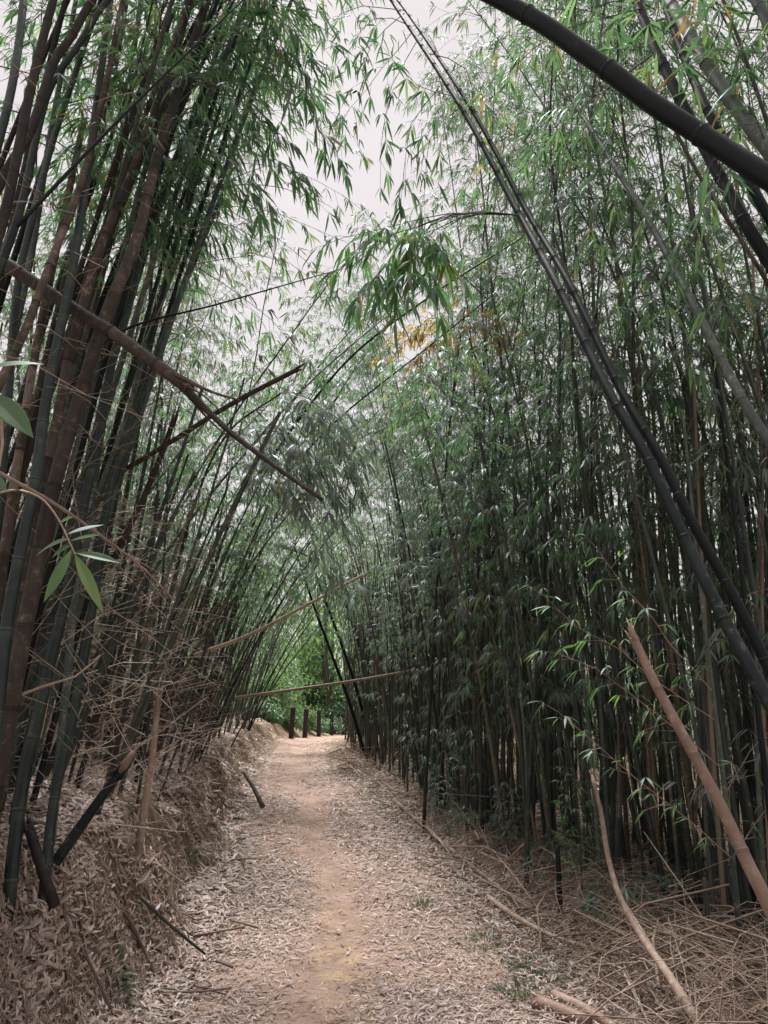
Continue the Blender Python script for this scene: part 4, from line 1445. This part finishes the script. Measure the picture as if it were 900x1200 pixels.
for (a, b, wd, bend, t, nr) in ((at(-12, 462, 1.05), at(39, 513, 1.02), .036, .12, .2, camv + (.2, 0, .2)), (at(-14, 432, 1.05), at(52, 427, 1.1), .022, .16, .15, camv + (0, 0, .7)), (at(-12, 560, 1.05), at(8, 575, 1.03), .02, .05, .1, camv)):
    big_leaf(sp2, a, b, wd, bend, M_LEAF_FRESH, t, nr)

# ------------------------------------------------------------------ tangle of dead twigs on the left, straw on the right
rs = np.random.default_rng(31)
mb = MB()
for k in range(2400):
    y = rs.uniform(4.0, 10.5)
    x = float(pc(y)) - 1.3 - 2.4 * rs.random()
    z = float(gz(x, y)) + 2.2 * rs.random() ** 1.3
    L = rs.uniform(.25, 1.1)
    a = rs.normal(0, .7)
    d = np.array((math.cos(a) * rs.choice([-1, 1], p=[.3, .7]), rs.normal(0, .5), rs.normal(.25, .5)))
    p = np.array((x, y, z))
    d = unit(d) * L
    mb.tube(p + d * np.array([[-.5], [0], [.5]]) + np.array([[0, 0, 0], [0, 0, rs.normal(0, .06) * L], [0, 0, 0]]), rs.uniform(.0012, .004) * np.array([1, .8, .4]), 3, rs.random() * .6, False, np.full(3, rs.normal(0, .2)))
for k in range(420):
    p = np.array((rs.uniform(-2.5, -1.0), rs.uniform(2.5, 4.6), rs.uniform(.9, 4.2)))
    d = unit(np.array((rs.choice([-1, 1]) * rs.uniform(.4, 1), rs.normal(0, .5), rs.normal(.2, .55)))) * rs.uniform(.2, .8)
    k_ = np.array([[0], [.4], [.75], [1.]])
    mb.tube(p + d * k_ + np.array((0, 0, -.1)) * k_ ** 2 + rs.normal(0, .015, (4, 3)), rs.uniform(.0009, .0022) * np.array([1, .9, .7, .3]), 3, rs.random() * .5, False, np.full(4, rs.normal(-.1, .25)))
tag(link('dead_twigs', mb.mesh('dead_twigs', M_STRAW, 'node')), 'tangle of tan dead twigs between the culms on the left bank', 'twigs', kind='stuff')
mb = MB()
for k in range(4300):
    u = rs.random()
    y = 1 / (1 / 3.0 + (1 / 20 - 1 / 3.0) * u)
    ed = float(pc(y) + pw(y))
    x = ed + .02 + abs(rs.normal(0, .55)) + max(0, 6.5 - y) * .12 * rs.random()
    if x > redge(y) + .75:
        continue
    heap = .15 * math.exp(-((x - ed - .75) / .5) ** 2) * (1.0 if y < 6.5 else .55)
    z = float(gz(x, y)) + heap * rs.random() + .01
    L = rs.uniform(.08, .3) if rs.random() < .75 else rs.uniform(.3, 1.0)
    a = rs.normal(2.2, 1.0)
    d = unit(np.array((math.cos(a), math.sin(a), rs.normal(0, .28)))) * L
    p = np.array((x, y, z + abs(d[2]) * .4))
    bow = rs.normal(0, .09) * L
    mb.tube(p + d * np.array([[-.5], [0], [.5]]) + np.array([[0, 0, 0], [bow * .5, 0, abs(bow)], [0, 0, 0]]), (rs.uniform(.001, .003) if rs.random() < .8 else rs.uniform(.004, .009)) * np.array([1, .9, .4]) * max(1, y / 8), 3, rs.random() * .6, False, np.full(3, rs.normal(.1, .25)))
tag(link('straw', mb.mesh('straw', M_STRAW, 'node')), 'heaped tan straw and twigs along the right verge of the path', 'straw', kind='stuff')
# broken bits of cane lying in the litter
mb = MB()
for k in range(200):
    y = 1 / (1 / 2.8 + (1 / 15 - 1 / 2.8) * rs.random())
    x = float(pc(y)) - (.7 + 2.6 * rs.random())
    a = rs.uniform(0, 6.28)
    L = rs.uniform(.06, .35)
    p = np.array((x, y, 0.)) + np.outer([-.5, 0, .5], (math.cos(a) * L, math.sin(a) * L, 0))
    p[:, 2] = gz(p[:, 0], p[:, 1]) + .015 + rs.uniform(0, .03)
    mb.tube(p, rs.uniform(.003, .009), 5, rs.random() * .5, True, np.full(3, rs.normal(-.35, .2)))
tag(link('cane_debris', mb.mesh('cane_debris', M_STRAW, 'node')), 'bits of broken cane scattered in the bank litter', 'debris', kind='stuff')
# papery culm sheaths shed on the ground
mb = MB()
for k in range(420):
    y = 1 / (1 / 2.4 + (1 / 13 - 1 / 2.4) * rs.random())
    x = float(pc(y)) + (-rs.uniform(.75, 3.2) if rs.random() < .7 else rs.uniform(.75, 1.9))
    n_ = gnormal(np.array([x]), np.array([y]))[0]
    a = rs.uniform(0, 6.28)
    d = unit(np.array((math.cos(a), math.sin(a), 0)) - n_ * n_[0] * math.cos(a) - n_ * n_[1] * math.sin(a))
    sd = np.cross(n_, d)
    L, W = rs.uniform(.05, .14), rs.uniform(.012, .032)
    o_ = np.array((x, y, float(gz(x, y)))) + n_ * rs.uniform(.015, .035)
    v_ = []
    for i, (t, wd) in enumerate(((0, .75), (.35, 1), (.7, .7), (1, .08))):
        for c in (-1, 0, 1):
            v_.append(o_ + d * L * t + sd * W * .5 * wd * c + n_ * (W * .3 * wd * (c * c) + .05 * L * math.sin(3 * t)))
    f_ = [(i * 3 + j, i * 3 + j + 1, i * 3 + j + 4, i * 3 + j + 3) for i in range(3) for j in range(2)]
    mb.add(v_, f_, None, np.clip(rs.normal(.4, .2), 0, .85))
tag(link('shed_sheaths', mb.mesh('shed_sheaths', M_LITTER)), 'papery tan culm sheaths scattered among the dead leaves', 'leaf litter', kind='stuff')
# thin roots and grass hanging down the bare face of the bank
mb = MB()
ry = rs.uniform(2.6, 14, 6500)
rx = pc(ry) - pw(ry) - rs.uniform(0, .5, 6500)
rn = gnormal(rx, ry)
rz_ = gz(rx, ry)
for x, y, z, nn in zip(rx, ry, rz_, rn):
    if nn[2] > .7 or rs.random() < .4:
        continue
    p = np.array((x, y, z)) + nn * .006
    L = rs.uniform(.05, .2)
    d = unit(np.array((nn[0], nn[1], -.9)) - nn * .5 + rs.normal(0, .25, 3)) * L
    mb.tube([p, p + d * .5 + nn * .02, p + d + nn * .01], np.array([.0022, .0016, .0006]) * max(1, y / 6), 3, rs.random() * .5, False, np.full(3, rs.normal(-.15, .22)))
tag(link('bank_roots', mb.mesh('bank_roots', M_STRAW, 'node')), 'fine dry roots hanging down the eroded face of the left bank', 'roots', kind='stuff')

# ------------------------------------------------------------------ small plants
M_GRASS = leaf_material('grass_blade', [(0, (.05, .085, .05)), (.5, (.085, .125, .075)), (1, (.15, .19, .1))], (.1, .13, .09), trans=.3, tip=False)


def tuft(x, y, n, h, spread, label, rng):
    e = empty('grass_tuft', (x, y, float(gz(x, y))))
    tag(e, label, 'grass')
    mb = MB()
    az = rng.uniform(0, 6.28, n)
    rr = spread * np.sqrt(rng.random(n))
    px, py = np.cos(az) * rr, np.sin(az) * rr
    pz = gz(x + px, y + py) - float(gz(x, y))
    d = np.stack([np.cos(az) * .6 + rng.normal(0, .4, n), np.sin(az) * .6 + rng.normal(0, .4, n), rng.uniform(.5, 1.2, n)], 1)
    nn = np.stack([-np.cos(az), -np.sin(az), np.full(n, .5)], 1)
    mb.leaves(np.stack([px, py, pz], 1), d, nn, h * rng.uniform(.5, 1.2, n), h * .09, rng.uniform(.3, .9, n), rng.random(n))
    ob = link('blades', mb.mesh('blades', M_GRASS), e)
    ob['kind'] = 'stuff'


for px, py, nn_, h, spd, lab in ((638, 1142, 230, .10, .17, 'low green grass patch at the bottom right of the path'), (612, 1168, 150, .09, .12, 'smaller grass patch below the green one at the path edge'),
                                 (495, 1062, 90, .08, .07, 'tiny green plant on the right half of the path'), (570, 1108, 120, .08, .15, 'sparse green weeds on the right side of the path'),
                                 (135, 1140, 90, .12, .06, 'dark green tuft in the hollow of the left bank face'), (140, 1190, 120, .1, .1, 'grey green tuft at the bottom of the left bank'),
                                 (222, 1000, 40, .08, .05, 'small green tuft on the eroded bank face')):
    p = ground_at(px, py)
    tuft(p[0], p[1], nn_, h, spd, lab, rs)

for (px, py, h, lab, L) in ((683, 1066, .85, 'feathery green sapling standing in the straw before the thicket', .06), (520, 965, .5, 'low grey green sapling at the foot of the right thicket', .09), (600, 1000, .6, 'grey leaved sapling left of the lone dark stem', .1)):
    p = ground_at(px, py)
    e = empty('sapling', p)
    tag(e, lab, 'sapling')
    mb, fm = MB(), MB()
    mb.tube([(0, 0, -.02), (.01, 0, h * .5), (.0, .01, h)], [.006, .004, .002], 5, 0)
    for k in range(44):
        z = h * (.15 + .85 * k / 44)
        a = k * 2.4
        d = np.array((math.cos(a), math.sin(a), .5))
        twig_leaves(fm, mb, np.array((0, 0, z)), d, .14, L, rs, (5, 8), .1, 0)
    link('stem', mb.mesh('stem', M_BARK, 'node', True), e)
    tag(link('foliage', fm.mesh('foliage', M_LEAF_PALE if L > .06 else M_LEAF_FRESH), e), kind='stuff')

# ------------------------------------------------------------------ end of the path: posts and shrubs
M_POST, n, l = new_mat('weathered_post')
o = n.new('ShaderNodeOutputMaterial')
b = n.new('ShaderNodeBsdfPrincipled')
b.inputs['Roughness'].default_value = .8
ns = n.new('ShaderNodeTexNoise')
ns.inputs['Scale'].default_value = 14
ns.inputs['Detail'].default_value = 6
tcx = n.new('ShaderNodeTexCoord')
l.new(tcx.outputs['Object'], ns.inputs['Vector'])
r1 = ramp(n, [(.3, (.018, .013, .013)), (.6, (.035, .024, .023)), (.8, (.07, .05, .045))])
l.new(ns.outputs[0], r1.inputs[0])
l.new(r1.outputs[0], b.inputs['Base Color'])
l.new(b.outputs[0], o.inputs[0])
for k, (px, d, lab) in enumerate(((341, 24.2, 'nearest dark post at the end of the path'), (357, 26.2, 'second dark fence post from the left at the path end'), (373.5, 28.6, 'third dark fence post from the left at the path end'),
                                  (388.5, 32, 'fourth dark fence post, fainter, at the path end'), (402, 35, 'farthest dark post half hidden by the right-hand stems'))):
    p = at(px, 860, d)
    z = float(gz(p[0], p[1]))
    e = empty('fence_post', (p[0], p[1], z))
    e.rotation_euler = (rs.normal(0, .02), rs.normal(0, .03), rs.uniform(0, .6))
    tag(e, lab, 'post', 'posts at the end of the path')
    h, wd = .98 + rs.normal(0, .02), .078
    mb = MB()
    vv, ff = [], []
    for zz, ww in ((-.15, wd), (h - .05, wd * .96), (h, wd * .8)):
        c = ww * .75
        vv += [(c, -ww, zz), (ww, -c, zz), (ww, c, zz), (c, ww, zz), (-c, ww, zz), (-ww, c, zz), (-ww, -c, zz), (-c, -ww, zz)]
    for a in range(2):
        for j in range(8):
            ff.append((a * 8 + j, a * 8 + (j + 1) % 8, (a + 1) * 8 + (j + 1) % 8, (a + 1) * 8 + j))
    f3 = [(16, 16 + j, 17 + j) for j in range(1, 7)]
    mb.add(vv, ff, f3)
    link('shaft', mb.mesh('shaft', M_POST, 'node'), e)
    mb = MB()
    mb.tube([(-wd * 1.02, 0, h * .75), (wd * 1.02, 0, h * .75)], .012, 6, 0, True)
    link('bolt', mb.mesh('bolt', M_POST, 'node'), e)


def shrub(x, y, rx, ry, h, n_, L, label, mat, seed):
    rng = np.random.default_rng(seed)
    z = float(gz(x, y))
    e = empty('shrub', (x, y, z))
    tag(e, label, 'shrub')
    fm, sm = MB(), MB()
    leaf_cloud(fm, (0, 0, h * .5), (rx, ry, h * .5), n_, L, rng, 30)
    for k in range(9):
        a = rng.uniform(0, 6.28)
        sm.tube([(0, 0, -.05), (math.cos(a) * rx * .3, math.sin(a) * ry * .3, h * .4), (math.cos(a) * rx * .7, math.sin(a) * ry * .7, h * .85)], [.03, .02, .008], 5, 0)
    tag(link('foliage', fm.mesh('foliage', mat), e), kind='stuff')
    tag(link('stems', sm.mesh('stems', M_BARK, 'node'), e), kind='stuff')


shrub(-4.1, 27, 1.3, 1.2, 2.1, 4200, .17, 'bright green shrub left of the nearest fence post', M_SHRUB, 1)
shrub(-4.0, 25.2, .7, .6, .7, 1500, .13, 'low grey green bush left of the nearest post', M_LEAF, 2)
shrub(-4.9, 27.5, 1.0, .8, 1.1, 2000, .14, 'dense weed bush on the bank end left of the posts', M_SHRUB, 12)
shrub(-3.5, 29.5, 1.0, .7, 1.0, 2000, .14, 'weed bush filling the gap behind the first two posts', M_SHRUB, 13)
for k, (x, y, lab) in enumerate(((-3.95, 26.0, 'small leafy weed clump on the bank end by the first post'), (-3.35, 27.4, 'small leafy weed clump between the first and second posts'), (-3.1, 29.6, 'small weed clump behind the second post'), (-2.75, 31.0, 'small weed clump behind the third post'), (-4.6, 25.4, 'weed clump at the end of the left bank'), (-2.2, 33.5, 'small weed clump behind the fourth post'))):
    shrub(x, y, .55, .5, .5 + .1 * (k % 3), 900, .12, lab, M_LEAF if k % 2 else M_SHRUB, 60 + k)
shrub(-2.4, 37, 1.3, .8, 1.5, 2200, .16, 'weed bush behind the third and fourth posts', M_LEAF, 14)
shrub(-1.6, 38, 1.6, 1.2, 2.6, 2400, .26, 'grey green shrub behind the farther fence posts', M_LEAF, 3)
shrub(-5.5, 31, 1.8, 1.6, 4.2, 5000, .22, 'tall pale green shrub behind the bright one', M_SHRUB, 4)
shrub(-3.4, 40, 2.0, 1.6, 5.6, 6000, .22, 'tall leafy shrub in the centre of the tunnel view', M_SHRUB, 5)
for k in range(9):
    shrub(-6.5 + 1.05 * k + rs.normal(0, .2), 36.5 + 1.1 * (k % 4), .9, .7, rs.uniform(.6, 1.1), 800, .16, ['low leafy weed clump left of the posts', 'low leafy weed clump beside the bright shrub', 'low weed clump beyond the bright shrub', 'low weed clump far behind the second post', 'low weed clump far behind the gap of the second and third posts', 'low weed clump far behind the third post', 'low weed clump far behind the fourth post', 'low weed clump far behind and right of the fourth post', 'low weed clump beyond the farthest post'][k], M_LEAF if k % 2 else M_SHRUB, 40 + k)
shrub(.6, 36, 2.2, 1.6, 6.0, 5600, .22, 'tall shrub right of the tunnel view behind the bamboo', M_SHRUB, 6)
